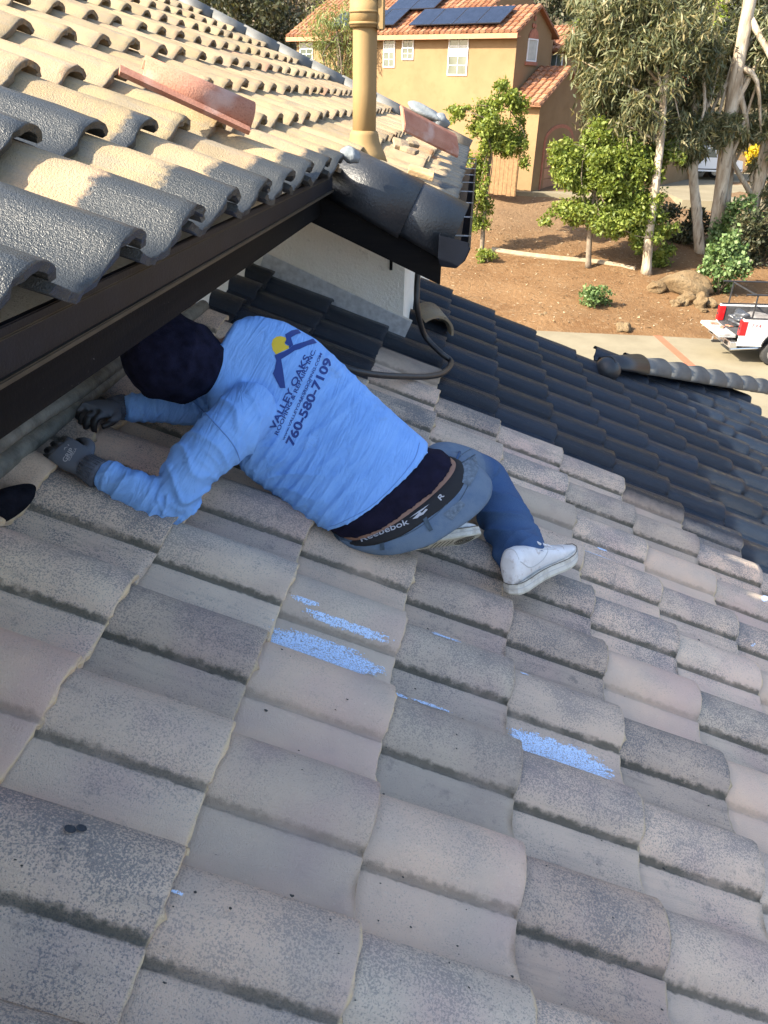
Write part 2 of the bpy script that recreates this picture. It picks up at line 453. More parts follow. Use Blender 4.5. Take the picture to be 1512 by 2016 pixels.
# thin smears of light blue paint left on the weathered tiles
def smear(px, py, L, W, ang, seed, dens=.52):
    p = lloc(lo(px, py, 0)); rg = np.random.default_rng(seed)
    cs = .0026; nx, ny = int(L / cs), int(W / cs)
    def fld(sx, sy):
        gx, gy = max(2, int(nx / sx) + 2), max(2, int(ny / sy) + 2); g = rg.random((gx, gy))
        X = np.linspace(0, gx - 1.001, nx); Y = np.linspace(0, gy - 1.001, ny); xi, yi = X.astype(int), Y.astype(int); fx, fy = (X - xi)[:, None], (Y - yi)[None]
        return (g[xi][:, yi] * (1 - fx) * (1 - fy) + g[xi + 1][:, yi] * fx * (1 - fy) + g[xi][:, yi + 1] * (1 - fx) * fy + g[xi + 1][:, yi + 1] * fx * fy)
    f = .28 * fld(30, 5) + .27 * fld(11, 2) + .45 * fld(4.5, 1.0)
    u = np.linspace(-1, 1, nx)[:, None]; v = np.linspace(-1, 1, ny)[None]
    m = f + .38 - .62 * (np.abs(u) ** 2.5 + np.abs(v) ** 2.2) - .12 * u + rg.normal(0, .075, (nx, ny)) > dens
    vs = []; fs = []; idx = {}
    ca, sa = math.cos(ang), math.sin(ang)
    def vert(i, j):
        if (i, j) not in idx:
            a = (i - nx / 2) * cs; b = (j - ny / 2) * cs
            x = p.x + a * ca - b * sa + rg.normal(0, .0006); y = p.y + a * sa + b * ca + rg.normal(0, .0006)
            idx[(i, j)] = len(vs); vs.append((x, y, lo_surf(x, y) + .0042))
        return idx[(i, j)]
    for i in range(nx):
        for j in range(ny):
            if m[i, j]: fs.append((vert(i, j), vert(i + 1, j), vert(i + 1, j + 1), vert(i, j + 1)))
    if fs:
        o = link('paint_smear', mesh_from('paint_smear', vs, fs, M['whitepaint'], True), lower_roof)
        o['label'] = 'thin ragged smear of light blue paint on the weathered tile'
for a in [(648, 1278, .34, .095, 0, 1, .33), (690, 1245, .30, .03, 0, 2, .52), (1112, 1482, .33, .11, 0, 3, .30), (1205, 1098, .30, .034, -.06, 4, .38),
          (798, 1356, .05, .02, 0, 5, .42), (860, 1380, .14, .02, 0, 6, .62), (1494, 1192, .10, .035, .9, 7, .42), (600, 1195, .10, .03, 0, 8, .62),
          (1024, 1337, .03, .014, 0, 9, .42), (342, 1775, .03, .012, 0, 10, .45), (1190, 1078, .05, .015, 0, 12, .45), (870, 1270, .14, .03, 0, 11, .70), (1480, 1273, .03, .008, .5, 14, .40)]:
    smear(*a)
# grit and leaf scraps lying on the tiles
vs = []; fs = []
rg = np.random.default_rng(3)
for i in range(170):
    px, py = rg.uniform(10, 1500), rg.uniform(1060, 2000)
    p = lloc(lo(px, py)); s = rg.uniform(.0012, .0035) * (1 if i > 12 else 2.0)
    n = len(vs); a = rg.uniform(0, 6.3); k = 6
    z = lo_surf(p.x, p.y) + .0035
    for q in range(k):
        b = a + q * 2 * math.pi / k; e = s * rg.uniform(.6, 1.3)
        vs.append((p.x + e * math.cos(b), p.y + e * .7 * math.sin(b), z + rg.uniform(0, .0015)))
    fs.append(tuple(range(n, n + k)))
link('debris', mesh_from('debris', vs, fs, simple('debris', (.035, .035, .03), .8)), None, kind='stuff', label='dark grit and leaf scraps scattered on the lower roof tiles')
vs = []; fs = []
for (px, py, s) in ((128, 1662, .0095), (150, 1660, .0085)):
    p = lloc(lo(px, py)); n = len(vs); z = lo_surf(p.x, p.y) + .0115
    for q in range(14):
        b = q * 2 * math.pi / 14; vs.append((p.x + s * 1.1 * math.cos(b), p.y + s * .75 * math.sin(b), z))
    fs.append(tuple(range(n, n + 14)))
dd = link('paint_drip', mesh_from('paint_drip', vs, fs, M['charcoal']), lower_roof)
dd['label'] = 'two round drips of charcoal paint side by side'
for ob in bpy.data.objects:
    if ob.name == 'debris': ob.matrix_world = LF

# hip tiles on the far right of the lower roof
def barrel(name, mat, r0, r1, L, arc=(0, math.pi), thk=.014, seg=14):
    vs = []; fs = []
    n = seg + 1
    for x, rr in ((0, r0), (L, r1)):
        for off in (0, -thk):
            for k in range(n):
                a = arc[0] + (arc[1] - arc[0]) * k / seg
                vs.append((x, (rr + off) * math.cos(a), (rr + off) * math.sin(a)))
    for k in range(seg):
        fs += [(k, k + 1, 2 * n + k + 1, 2 * n + k), (n + k, 3 * n + k, 3 * n + k + 1, n + k + 1), (2 * n + k, 2 * n + k + 1, 3 * n + k + 1, 3 * n + k), (k, n + k, n + k + 1, k + 1)]
    fs += [(0, 2 * n, 3 * n, n), (n - 1, 2 * n - 1, 4 * n - 1, 3 * n - 1)]
    me = mesh_from(name, vs, fs, mat)
    bm = bmesh.new(); bm.from_mesh(me); bmesh.ops.recalc_face_normals(bm, faces=bm.faces)
    for f in bm.faces: f.smooth = len(f.verts) == 4 and abs(f.normal.x) < .6
    bm.to_mesh(me); bm.free(); return me
def blob0(name, mat, loc, r):
    bm = bmesh.new(); bmesh.ops.create_icosphere(bm, subdivisions=3, radius=r); me = bpy.data.meshes.new(name); bm.to_mesh(me); bm.free(); me.materials.append(mat)
    me.polygons.foreach_set('use_smooth', [True] * len(me.polygons)); o = link(name, me, lower_roof); o.location = loc; return o
hb = barrel('hip_tile', M['ridge'], .100, .128, .42)
hd = np.array([1, 1, -.4131]); hd = nrm(hd)
hz = nrm(np.array([.25, .25, 1])); hy = nrm(np.cross(hz, hd)); hz = np.cross(hd, hy)
for i in range(10):
    p = np.array([1.10, 5.54, 0]) + np.array([1, 1, 0]) * (.235 * i)
    p[2] = loz(p[0], p[1]) + .055
    o = link('hip_tile', hb, lower_roof)
    o.matrix_basis = LFi @ frame(p, nrm(hd + .05 * hz), hy, hz)
    if i == 0:
        o.data = barrel('hip_tile_end', M['charcoal'], .082, .128, .42)
        e_ = blob0('hip_end', M['charcoal'], LFi @ V(p + hd * .03 - hz * .02), .1)

# ------------------------------------------------------------------ upper roof
upper_roof = deck('upper_roof', [(-4.2, -1.6), (-.16, -1.6), (-.16, 2.62), (.42, 2.62), (.42, 7.85), (-4.2, 7.85)], M['deck'], UF)
upper_roof.location = upper_roof.location + V(NU * -.06)
upper_roof['label'] = 'sunlit upper roof of tan barrel tiles with a freshly sprayed charcoal eave'
UFd = upper_roof.matrix_basis.copy(); UFdi = Matrix.Translation((0, 0, .06))
def utile(x, k, plen, red=0.0, dy=0.0, tilt=0.0):
    o = link('tile', random.choice(UT), upper_roof)
    o.location = (x + random.gauss(0, .005), k * COVER - .095 + random.gauss(0, .004) + dy, -.069 + .06 + random.gauss(0, .0022))
    o.rotation_euler = (random.gauss(0, .012), random.gauss(0, .007) + tilt, random.gauss(0, .010))
    o['paint_len'] = plen; o['red'] = red; o['warm'] = random.random(); o['tone'] = random.random()
    return o
for m in range(0, 11):
    for k in range(-3, 26):
        if m == 0 and k > 8: pass
        plen = 0.0
        if m == 0 and k <= 8: plen = {-3: .5, -2: .5, -1: .5, 0: .5, 1: .46, 2: .20, 3: .155, 4: .14, 5: .12, 6: .11, 7: .10, 8: .09}[k]
        if m == 1: plen = .5 if k <= 2 else {3: .27, 4: .05}.get(k, 0)
        if m == 2 and k <= 2: plen = .5
        utile(-m * EXPO, k, plen, .4 if random.random() < .018 else 0)
for k in range(10, 26):
    if k not in (12,): utile(.287, k, 0, .3 if k == 16 else 0)
    utile(.536, k, random.uniform(.10, .22) if k < 20 else .4)

# rake pieces: near gable edge (charcoal) and far gable edge
rb = barrel('rake_tile', M['charcoal'], .150, .168, .38, (-.52, math.pi * .86), .016, 20)
for i, x in enumerate((-.03, .20)):
    o = link('rake_tile', rb, upper_roof)
    o.matrix_basis = Matrix.Translation((x, 2.74, -.145 + .06)) @ Euler((0, .03, 0)).to_matrix().to_4x4() @ Matrix.Scale(-1, 4, (0, 1, 0))
rg2 = barrel('far_rake_tile', M['ridge'], .085, .10, .40, (0, math.pi), .014, 12)
rg3 = barrel('far_rake_tile_tan', M['utile'], .095, .115, .40, (0, math.pi), .014, 12)
for m in range(0, 11):
    o = link('rake_tile', rg3 if m < 2 else rg2, upper_roof)
    o.matrix_basis = Matrix.Translation((.13 - m * .36, 7.72, -.03 + .06)) @ Euler((0, .045, 0)).to_matrix().to_4x4()
    o['paint_len'] = 0.0; o['warm'] = .3; o['tone'] = .5; o['red'] = 0.0

# mastic lumps sealing the rake pieces
def blob(name, mat, p, r, seed, parent=None, sub=3, amp=.25, sc=(1, 1, 1), freq=2.2):
    bm = bmesh.new(); bmesh.ops.create_icosphere(bm, subdivisions=sub, radius=1)
    rg = np.random.default_rng(seed); ph = rg.uniform(0, 6, (5, 3)); kk = rg.normal(0, freq, (5, 3))
    for v in bm.verts:
        q = np.array(v.co); d = 1 + amp * np.mean([math.sin(kk[i] @ q + ph[i, 0]) for i in range(5)]) * 1.6
        v.co = V(q * d * r * np.array(sc))
    me = bpy.data.meshes.new(name); bm.to_mesh(me); bm.free(); me.materials.append(mat)
    me.polygons.foreach_set('use_smooth', [True] * len(me.polygons))
    o = link(name, me, parent); o.location = V(p); return o
for (px, py, h, r, sd_, sc) in ((697, 308, .0, .04, 1, (1.1, .9, .7)), (845, 224, .03, .11, 2, (1.6, .9, .45)), (876, 240, .05, .10, 3, (.9, .9, .8))):
    p = uloc(up(px, py, h)) if px < 800 else uloc(atY(px, py, 8.65))
    o = blob('mastic_lump', M['mastic'], (p.x, p.y, p.z + .06), r, sd_, upper_roof, amp=.3, sc=sc)

# eave trim of the near part: drip edge, bead, fascia
def zc(Y): return -.2076 - .016 * (Y - .945)
def eave_strip(name, mat, x0, x1, a, b, Y0=-1.2, Y1=3.47):
    poly = [(x0, Y0, zc(Y0) + a), (x1, Y0, zc(Y0) + a), (x1, Y0, zc(Y0) + b), (x0, Y0, zc(Y0) + b)]
    return hpart(MB().prism(poly, (0, Y1 - Y0, zc(Y1) - zc(Y0))).build(name, mat, bevel=.002))
eave_strip('drip_edge', M['drip'], -.630, -.617, -.085, -.150)
eave_strip('bead', M['bronze'], -.640, -.611, -.1502, -.160)
eave_strip('bead', M['bronze'], -.628, -.6145, -.098, -.102)
eave_strip('fascia', M['fascia'], -.735, -.695, -.13, -.278, Y1=3.60)
eave_strip('soffit', M['wall'], -1.22, -.736, -.262, -.274, Y1=3.6)  # unseen underside, given white stucco to bounce light onto the wall
# barge board under the near rake, gable wall, flashing
def bb(name, mat, x0, x1, Y0, Y1, a, b):
    f = lambda X, Y: upz(X, Y)
    vs = [(x, y, f(x, y) + o) for o in (a, b) for x in (x0, x1) for y in (Y0, Y1)]
    return hpart(MB().add(vs, [(0, 1, 3, 2), (4, 6, 7, 5), (0, 2, 6, 4), (1, 5, 7, 3), (0, 4, 5, 1), (2, 3, 7, 6)]).build(name, mat))
bb('barge_board', M['fascia'], -.78, -.125, 3.575, 3.612, -.10, -.385)
bb('rake_soffit', M['wall'], -1.15, -.245, 3.613, 4.149, -.30, -.32)  # white here too, added for its bounce light on the gable wall
def wall_prism(name, mat, pts, ext): return hpart(MB().prism(pts, ext).build(name, mat))
wall_prism('wall', M['wall'], [(-1.19, 4.15, -1.05), (-.342, 4.15, -1.5), (-.342, 4.15, -.62), (-1.19, 4.15, -.36)], (0, 4.2, -.06))
wall_prism('wall', M['wall'], [(-1.205, -1.6, -1.1), (-1.205, 4.149, -1.1), (-1.205, 4.149, -.42), (-1.205, -1.6, -.36)], (-.2, 0, 0))
# white base flashing, running down the slope in front of the gable wall
ax = [LX, (0, 1, 0), NL]
def lbox(name, mat, x0, x1, y0, y1, z0, z1, **k):
    o = MB().box2((x0, y0, z0), (x1, y1, z1)).build(name, mat, bevel=k.pop('bevel', .002)); o.parent = house; o.matrix_parent_inverse = house_inv; o.matrix_basis = LF; return o
wl = lloc((-1.19, 4.15, 0)); xr = (-.335 - LO[0]) / LX[0]
lbox('flashing', M['galv'], -1.14, xr, .762, .7705, -.02, .118)
lbox('flashing', M['wall'], -1.14, xr, .7675, .7712, .1182, .128)
hpart(MB().box(atY(770, 522, 4.147), (.016, .012, .052)).build('vent_slot', M['fascia']))
hpart(MB().box((-.12, 5.1, -.80), (.09, .09, .34)).build('wooden_post', simple('brown_post', (.30, .13, .06), .7, 0, 20, .3)))
hpart(MB().tube([(-1.16, Y, loz(-1.16, Y) + .055 + .004 * math.sin(Y * 3)) for Y in np.linspace(-.5, 3.2, 30)], .026, 12).build('conduit', M['conduit'], smooth=True))
c0, c1 = atX(0, 872, -1.10), atX(250, 705, -1.10)
hpart(MB().tube([c0 + (c1 - c0) * q + [0, 0, .003 * math.sin(q * 9)] for q in np.linspace(-1, 1.5, 30)], .021, 12).build('conduit', M['conduit'], smooth=True))

# gutter along the far part
gp = [(-.115, .07), (-.115, -.02), (-.10, -.06), (-.03, -.065), (.0, -.03), (.012, .0), (.020, .022), (.012, .028), (.012, .045)]
gpo = [(x - (.004 if i < 4 else -.004), z - .004) for i, (x, z) in enumerate(gp)]
Y0, Y1 = 3.44, 8.75; zg = -.635
vs = []; fs = []
for Y in (Y0, Y1):
    for (x, z) in gp + gpo[::-1]: vs.append((x - .018, Y, zg + z - .008 * (Y - Y0)))
n = len(gp) * 2
fs = [(i, (i + 1) % n, n + (i + 1) % n, n + i) for i in range(n)] + [tuple(range(n))[::-1], tuple(range(n, 2 * n))]
gutter = hpart(MB().add(vs, fs).build('gutter', M['drip']))
cap = MB().add([(x - .018, Y0 - .003, zg + z) for x, z in gp], [tuple(range(len(gp)))]).build('end_cap', M['drip']); cap.parent = gutter
for i in range(9):
    Y = Y0 + .22 + .62 * i
    h = MB().box((-.058, Y, zg + .038 - .008 * (Y - Y0)), (.118, .014, .004)).build('hanger', M['galv']); h.parent = gutter
bb('fascia', M['fascia'], -.17, -.135, 3.62, 8.7, -.08, -.30)

# flue pipe through the upper roof
PX, PY = -.56, 4.06; pz = upz(PX, PY) - .06
flue = hpart(MB().tube([(PX, PY, pz + z) for z in (0, .3, .6, 1.1)], .0575, 28).build('flue_pipe', M['pipe'], smooth=True))
cl = []
for i, (z, r) in enumerate(((-.03, .115), (.02, .098), (.045, .085), (.07, .075), (.10, .071), (.115, .066), (.12, .0585))): cl.append((z, r))
b = MB().tube([(PX + .045 * max(0, .1 - z), PY, pz + z) for z, r in cl], [r for z, r in cl], 28).build('boot', M['pipe'], smooth=True); b.parent = flue
for (z0, z1, r) in ((.545, .66, .072), (.665, .98, .080), (.555, .565, .0755), (.60, .61, .0755)):
    c_ = MB().tube([(PX, PY, pz + z) for z in (z0, z1)], r, 28).build('cap', M['pipe'], smooth=False); c_.parent = flue
    for p_ in c_.data.polygons: p_.use_smooth = len(p_.vertices) == 4
s_ = MB().box((PX + .077, PY - .02, pz + .60), (.03, .05, .13)).build('cap_bracket', M['pipe'], bevel=.004); s_.parent = flue

# body of the house below the roofs
wall_prism('wall', M['wall'], [(-6, -4, -7.4), (2.5, -4, -7.4), (2.5, -4, -2.75), (-1.3, -4, -1.0), (-6, -4, -1.0)], (0, 9.4, 0))

# ------------------------------------------------------------------ loose things on the roofs
def loose_tile(label, px0, py0, px1, py1, h0, h1, roll, mat, scale=(1, 1, 1)):
    a = up(px0, py0, h0); b = up(px1, py1, h1); d = nrm(b - a)
    z = nrm(NU - d * (NU @ d)); y = np.cross(z, d)
    R = Matrix.Rotation(roll, 4, 'X')
    me = tile_mesh('loose_tile', mat, 99); o = link('loose_tile', me, None, label=label, category='roof tile')
    o.matrix_world = frame(b, d, y, z) @ R @ Matrix.Diagonal((*scale, 1)); return o
L_ = np.linalg.norm(up(262, 128, .05) - up(500, 236, .05))
a = up(280, 140, .035); b = up(490, 236, .025); d = nrm(b - a); z = nrm(NU - d * (NU @ d)); y = np.cross(z, d); ln = float(np.linalg.norm(b - a))
me = barrel('loose_tile', M['terracotta'], .048, .060, ln, (-.1, math.pi + .1), .014, 18)
bm = bmesh.new(); bm.from_mesh(me)
fl = MB().prism([(-.07, -.044, -.012), (-.07, -.085, -.018), (-.07, -.092, -.002), (-.07, -.048, .004)], (ln + .065, 0, -.004))
vv = [bm.verts.new(v) for v in fl.v]
for f_ in fl.f: bm.faces.new([vv[i] for i in f_])
bmesh.ops.recalc_face_normals(bm, faces=bm.faces); bm.to_mesh(me); bm.free()
o = link('loose_tile', me, None, label='loose terracotta red barrel tile lying askew on the tan upper roof', category='roof tile')
o.matrix_world = frame(a, d, y, z) @ Matrix.Rotation(.15, 4, 'X')
# flat red plank-like tile near the flue
a = up(786, 236, .09); b = up(893, 290, .07); d = nrm(b - a); y = nrm(np.cross(NU, d)); z = np.cross(d, y)
ln = np.linalg.norm(b - a)
mb = MB(); mb.prism([(0, -.09, .03), (0, -.05, .045), (0, .05, .045), (0, .09, .03), (0, .09, .015), (0, -.09, .015)], (ln, 0, 0))
o = mb.build('loose_tile', M['terracotta'], bevel=.004, label='flat terracotta red tile tipped on edge below the flue pipe', category='roof tile')
o.matrix_world = frame(a, d, y, z) @ Matrix.Rotation(.75, 4, 'X')
for i, (px, py, w, l, rz) in enumerate(((829, 340, .08, .12, .1), (790, 285, .11, .09, .3), (806, 296, .05, .10, -.4), (812, 283, .05, .08, .6))):
    p = up(px, py, .03); o = MB().box((0, 0, 0), (l, w, .022)).build('tile_scrap', M['utile'] if i else M['wood'], bevel=.003)
    o.matrix_world = frame(p, nrm(-UA), UB, NU) @ Euler((.25, -.15, rz)).to_matrix().to_4x4()
    o['label'] = ['yellow wedge of broken tile at the foot of the rake by the gutter', 'broken square of tan tile right of the flue boot', 'narrow tan tile sliver beside the square scrap', 'small tan tile chip tilted behind the sliver'][i]
    o['category'] = 'tile scrap'; o['paint_len'] = 0.0; o['warm'] = .5; o['tone'] = .9; o['red'] = 0.0

# weathered cut tile standing off the corner of the gable wall
p = lo(862, 655, .075); o = link('cut_tile', barrel('cut_tile', M['tile'], .115, .12, .24, (.35, math.pi - .35), .015, 14), None,
    label='curved brown weathered tile offcut resting against the stucco wall corner', category='roof tile')
d = nrm(np.array([.35, -.93, -.13])); z = NL - d * (NL @ d); z = nrm(z); y = np.cross(z, d)
o.matrix_world = frame(lo(836, 628, .0), d, y, z) @ Matrix.Rotation(-.12, 4, 'X')
o['paint'] = .35; o['fade'] = 0.0; o['dirt'] = .9; o['warm'] = .9; o['tone'] = 0.0

# black cable from the gutter corner down and across the tiles
cp = [atY(826, 505, 3.95), atY(821, 560, 3.92), atY(822, 610, 3.90), lo(836, 660, .12), lo(868, 695, .075), lo(888, 712, .06), lo(876, 732, .07), lo(845, 741, .07),
      lo(790, 741, .072), lo(735, 737, .075), lo(690, 727, .08), lo(640, 705, .08), lo(590, 670, .08)]
MB().tube(catmull(cp, 8), .0155, 12).build('cable', M['rubber'], smooth=True, label='thick black cable hanging from the gutter corner and looping across the tiles', category='cable')
# bundle of black rubber at the left edge
o = blob('tool_pouch', simple('matte_black_cloth', (.008, .009, .014), .95, 0, 30, .4, .5, 60, spec=.05), lo(-6, 1000, .025), .068, 5, None, 4, .25, (.55, 1.25, .45)); o.rotation_euler = (.25, .3, -.75); o['label'] = 'black rubbery tool pouch lying on tiles at the left edge'; o['category'] = 'tool pouch'

# ================================================================== GROUND AND STREET
GB = 1.54
def gz(X, Y):
    """terrain height: flat drive, dirt bank, neighbour's pad, hillside"""
    edge = 26.4 + .03 * (X - 3)
    z = -7.4
    if Y > edge: z = -7.4 + min(.165 * (Y - edge), 2.78)
    if Y > 60: z += .5 * (Y - 60) ** 1.06 * .8
    if X < -16 and Y > 30: z += .25 * (-16 - X)
    if X > 24 and Y > 30: z += .12 * (X - 24)
    return z
def ground_pt(px, py):
    d = ray(px, py)
    for Y in np.arange(8, 140, .05):
        p = d / d[1] * Y
        if p[2] <= gz(p[0], Y): return p
    return d / d[1] * 140

t = NT('dirt'); co = t.pos()
n1 = t.noise(co, .55, 5, .6); n2 = t.noise(co, 4, 5, .65)
c = t.mix(t.map(n1, .35, .65), (.140, .075, .033), (.190, .110, .052))
c = t.mix(t.map(n2, .5, .7, 0, .7), c, (.22, .14, .074))
c = t.mix(t.map(t.noise(co, 22, 4, .7), .60, .70, 0, .8), c, (.34, .26, .165))
c = t.mix(t.map(t.noise(co, 16, 4, .7), .62, .74, 0, .7), c, (.10, .06, .035))
yy = t.xyz(co)[1]
litter = t.map(yy, 34, 38)
c = t.mix(t.math('MULTIPLY', litter, .5), c, (.17, .12, .075))
brush = t.map(yy, 60, 66)
bc = t.mix(t.map(t.noise(co, .9, 6, .7), .4, .62), (.15, .115, .07), (.075, .075, .04))
c = t.mix(brush, c, bc)
M['dirt'] = t.done(c, .97, t.bump(t.math('ADD', t.noise(co, 7, 6, .7), t.math('MULTIPLY', t.noise(co, 40, 3), .4)), .9, .08), .15)
xs = np.concatenate([np.linspace(-160, -20, 15), np.linspace(-18, 30, 70), np.linspace(34, 200, 15)])
ys = np.concatenate([np.linspace(-60, 20, 9), np.linspace(22, 46, 70), np.linspace(47, 62, 16), np.linspace(64, 150, 36), np.linspace(160, 420, 12)])
RG = np.random.default_rng(11)
def vnoise(X, Y, s, seed):
    rg = np.random.default_rng(seed); tab = rg.random((64, 64))
    x = X / s; y = Y / s; xi = int(math.floor(x)); yi = int(math.floor(y)); fx = x - xi; fy = y - yi
    fx = fx * fx * (3 - 2 * fx); fy = fy * fy * (3 - 2 * fy)
    g = lambda a, b: tab[a % 64, b % 64]
    return (g(xi, yi) * (1 - fx) + g(xi + 1, yi) * fx) * (1 - fy) + (g(xi, yi + 1) * (1 - fx) + g(xi + 1, yi + 1) * fx) * fy
vs = []; tabA = np.random.default_rng(5).random((64, 64))
def vn(X, Y, s):
    x = X / s; y = Y / s; xi = int(math.floor(x)); yi = int(math.floor(y)); fx = x - xi; fy = y - yi
    fx = fx * fx * (3 - 2 * fx); fy = fy * fy * (3 - 2 * fy); g = lambda a, b: tabA[a % 64, b % 64]
    return (g(xi, yi) * (1 - fx) + g(xi + 1, yi) * fx) * (1 - fy) + (g(xi, yi + 1) * (1 - fx) + g(xi + 1, yi + 1) * fx) * fy
for Y in ys:
    for X in xs:
        z = gz(X, Y)
        if Y > 27: z += (vn(X, Y, 1.3) - .5) * .16 + (vn(X, Y, 4) - .5) * .25
        if Y > 62: z += (vn(X, Y, 14) - .5) * 6 * min(1, (Y - 62) / 20)
        if Y < 26.3: z -= .03
        vs.append((X, Y, z))
nx = len(xs); fs = [(j * nx + i, j * nx + i + 1, (j + 1) * nx + i + 1, (j + 1) * nx + i) for j in range(len(ys) - 1) for i in range(nx - 1)]
link('ground', mesh_from('ground', vs, fs, M['dirt'], True), None, kind='structure')

t = NT('concrete'); co = t.pos()
c = t.mix(t.map(t.noise(co, .7, 6, .65), .35, .65), (.18, .155, .105), (.225, .197, .136))
c = t.mix(t.map(t.noise(co, 9, 5, .7), .55, .72, 0, .5), c, (.24, .205, .14))
M['concrete'] = t.done(c, .9, t.bump(t.noise(co, 30, 4), .3, .01), .25)
dpoly = [(-14, 8), (40, 8), (40, 27.55)] + [(X, 26.42 + .03 * (X - 3) + .07 * math.sin(X * 1.3)) for X in np.linspace(36, -14, 40)]
MB().prism([(x, y, -7.40) for x, y in dpoly], (0, 0, -.12)).build('driveway', M['concrete'], kind='structure')
t = NT('red_band'); co = t.pos()
M['band'] = t.done(t.mix(t.noise(co, 5, 5), (.25, .085, .042), (.31, .125, .068)), .9)
a, b2 = ground_pt(1290, 655), ground_pt(1392, 748)
dd_ = nrm((b2 - a) * [1, 1, 0]); w = np.cross(dd_, [0, 0, 1]) * .14
mb = MB(); e0 = a + dd_ * .12; e1 = b2 + dd_ * 8
mb.prism([(*(e0 + w)[:2], -7.394), (*(e1 + w)[:2], -7.394), (*(e1 - w)[:2], -7.394), (*(e0 - w)[:2], -7.394)], (0, 0, -.012))
mb.build('driveway_band', M['band'], kind='structure')
# neighbour's paved drive at the right and its edge
MB().prism([(10.5, 41.5, -4.62), (40, 39.5, -4.62), (40, 58, -4.6), (9, 58, -4.6)], (0, 0, -.5)).build('road', M['concrete'], kind='structure')
MB().prism([(2.0, 42.2, -4.60), (6.2, 41.6, -4.60), (6.2, 43.0, -4.6), (2.2, 43.4, -4.6)], (0, 0, -.5)).build('path', M['concrete'], kind='structure')
# long pale garden edging
ep = [ground_pt(968, 494), ground_pt(1030, 503), ground_pt(1100, 511), ground_pt(1180, 519), ground_pt(1250, 533)]
M['edging'] = simple('pale_edging', (.28, .22, .145), .9, 0, 6, .25, .5, 20)
MB().tube([p + [0, 0, .03] for p in catmull(ep, 5)], (.13), 8).build('garden_edging', M['edging'], label='long pale concrete edging at the top of the dirt bank', category='edging')

# ------------------------------------------------------------------ rocks
t = NT('sandstone'); co = t.pos()
c = t.mix(t.map(t.noise(co, 1.3, 6, .65), .35, .65), (.21, .14, .072), (.32, .235, .135))
c = t.mix(t.map(t.noise(co, 5, 5, .7), .55, .68, 0, .8), c, (.10, .08, .055))
M['rock'] = t.done(c, .95, t.bump(t.noise(co, 5, 8, .75), 1.0, .35), .2)
def rock(px, py, r, sc, seed, label, rz=0.0, amp=.35):
    p = ground_pt(px, py); o = blob('boulder' if r > .5 else 'rock', M['rock'], p + [0, 0, r * sc[2] * .45], r, seed, None, 4, amp, sc, 2.6)
    bm = bmesh.new(); bm.from_mesh(o.data)
    rg = np.random.default_rng(seed + 50)
    for _ in range(7):
        n = nrm(rg.normal(0, 1, 3)); d = r * rg.uniform(.72, .95) * np.linalg.norm(np.array(sc) * n)
        for v in bm.verts:
            q = np.array(v.co) @ n
            if q > d: v.co -= V(n * (q - d) * .8)
    bm.to_mesh(o.data); bm.free()
    o.rotation_euler = (0, 0, rz); o['label'] = label; o['category'] = 'boulder' if r > .5 else 'rock'
    if r <= .5: o['group'] = 'rocks on the dirt bank'
rock(1345, 574, .82, (1.5, .7, .6), 21, 'long brown sandstone boulder below the eucalyptus trunks', -.25)
rock(1290, 572, .34, (1, .9, .8), 22, 'pale angular rock at the left end of the long boulder')
rock(1378, 603, .30, (.8, .8, 1.1), 23, 'upright grey rock below the right end of the boulder')
rock(1352, 596, .32, (1.2, .8, .9), 24, 'rounded orange rock left of the upright grey rock')
rock(1397, 603, .2, (1, 1, 1), 25, 'small tan rock touching the upright grey rock on its right')
rock(1333, 600, .24, (1.1, .8, .7), 26, 'pale flat rock under the middle of the boulder')
rock(1385, 612, .13, (1.4, .9, .5), 27, 'flat pale stone in front of the upright grey rock')
rock(1229, 650, .25, (1.1, .9, .75), 28, 'lone tan rock on the driveway edge')
rock(1063, 624, .12, (1, 1, .8), 29, 'left of two small pinkish stones on the bare dirt')
rock(1073, 622, .12, (1.2, 1, .8), 30, 'right of two small pinkish stones on the bare dirt')

# ------------------------------------------------------------------ foliage
def leafmat(name, a, b, c, trans=.42):
    t = NT(name); r = t.island()
    col = t.ramp(r, [(0, a), (.5, b), (1, c)])
    t.setin(t.b.inputs['Base Color'], col); t.b.inputs['Roughness'].default_value = .5; t.b.inputs['Specular IOR Level'].default_value = .35
    tr = t.n('ShaderNodeBsdfTranslucent'); t.l(t.mix(1.0, col, (1.35, 1.25, .6), 'MULTIPLY'), tr.inputs[0])
    mx = t.n('ShaderNodeMixShader'); mx.inputs[0].default_value = trans
    t.l(t.b.outputs[0], mx.inputs[1]); t.l(tr.outputs[0], mx.inputs[2]); t.l(mx.outputs[0], t.out.inputs[0])
    return t.m
M['leaf_oak'] = leafmat('fresh_leaves', (.075, .115, .018), (.165, .215, .038), (.28, .32, .08))
M['leaf_euc'] = leafmat('eucalyptus_leaves', (.05, .062, .03), (.115, .13, .062), (.23, .195, .095), .25)
M['leaf_dark'] = leafmat('dark_leaves', (.028, .035, .018), (.05, .058, .028), (.09, .08, .04), .2)
M['leaf_lime'] = leafmat('lime_leaves', (.14, .20, .02), (.22, .28, .03), (.30, .35, .05), .4)
M['leaf_pepper'] = leafmat('pepper_leaves', (.11, .15, .05), (.17, .21, .07), (.26, .28, .11), .35)
M['leaf_round'] = leafmat('round_leaves', (.06, .11, .035), (.11, .18, .06), (.20, .27, .11), .3)
M['leaf_dry'] = leafmat('dry_brush', (.10, .075, .04), (.17, .13, .075), (.24, .19, .12), .15)
M['leaf_yellow'] = leafmat('yellow_flowers', (.45, .33, .01), (.6, .45, .02), (.7, .55, .05), .3)
t = NT('pale_bark'); co = t.tc()
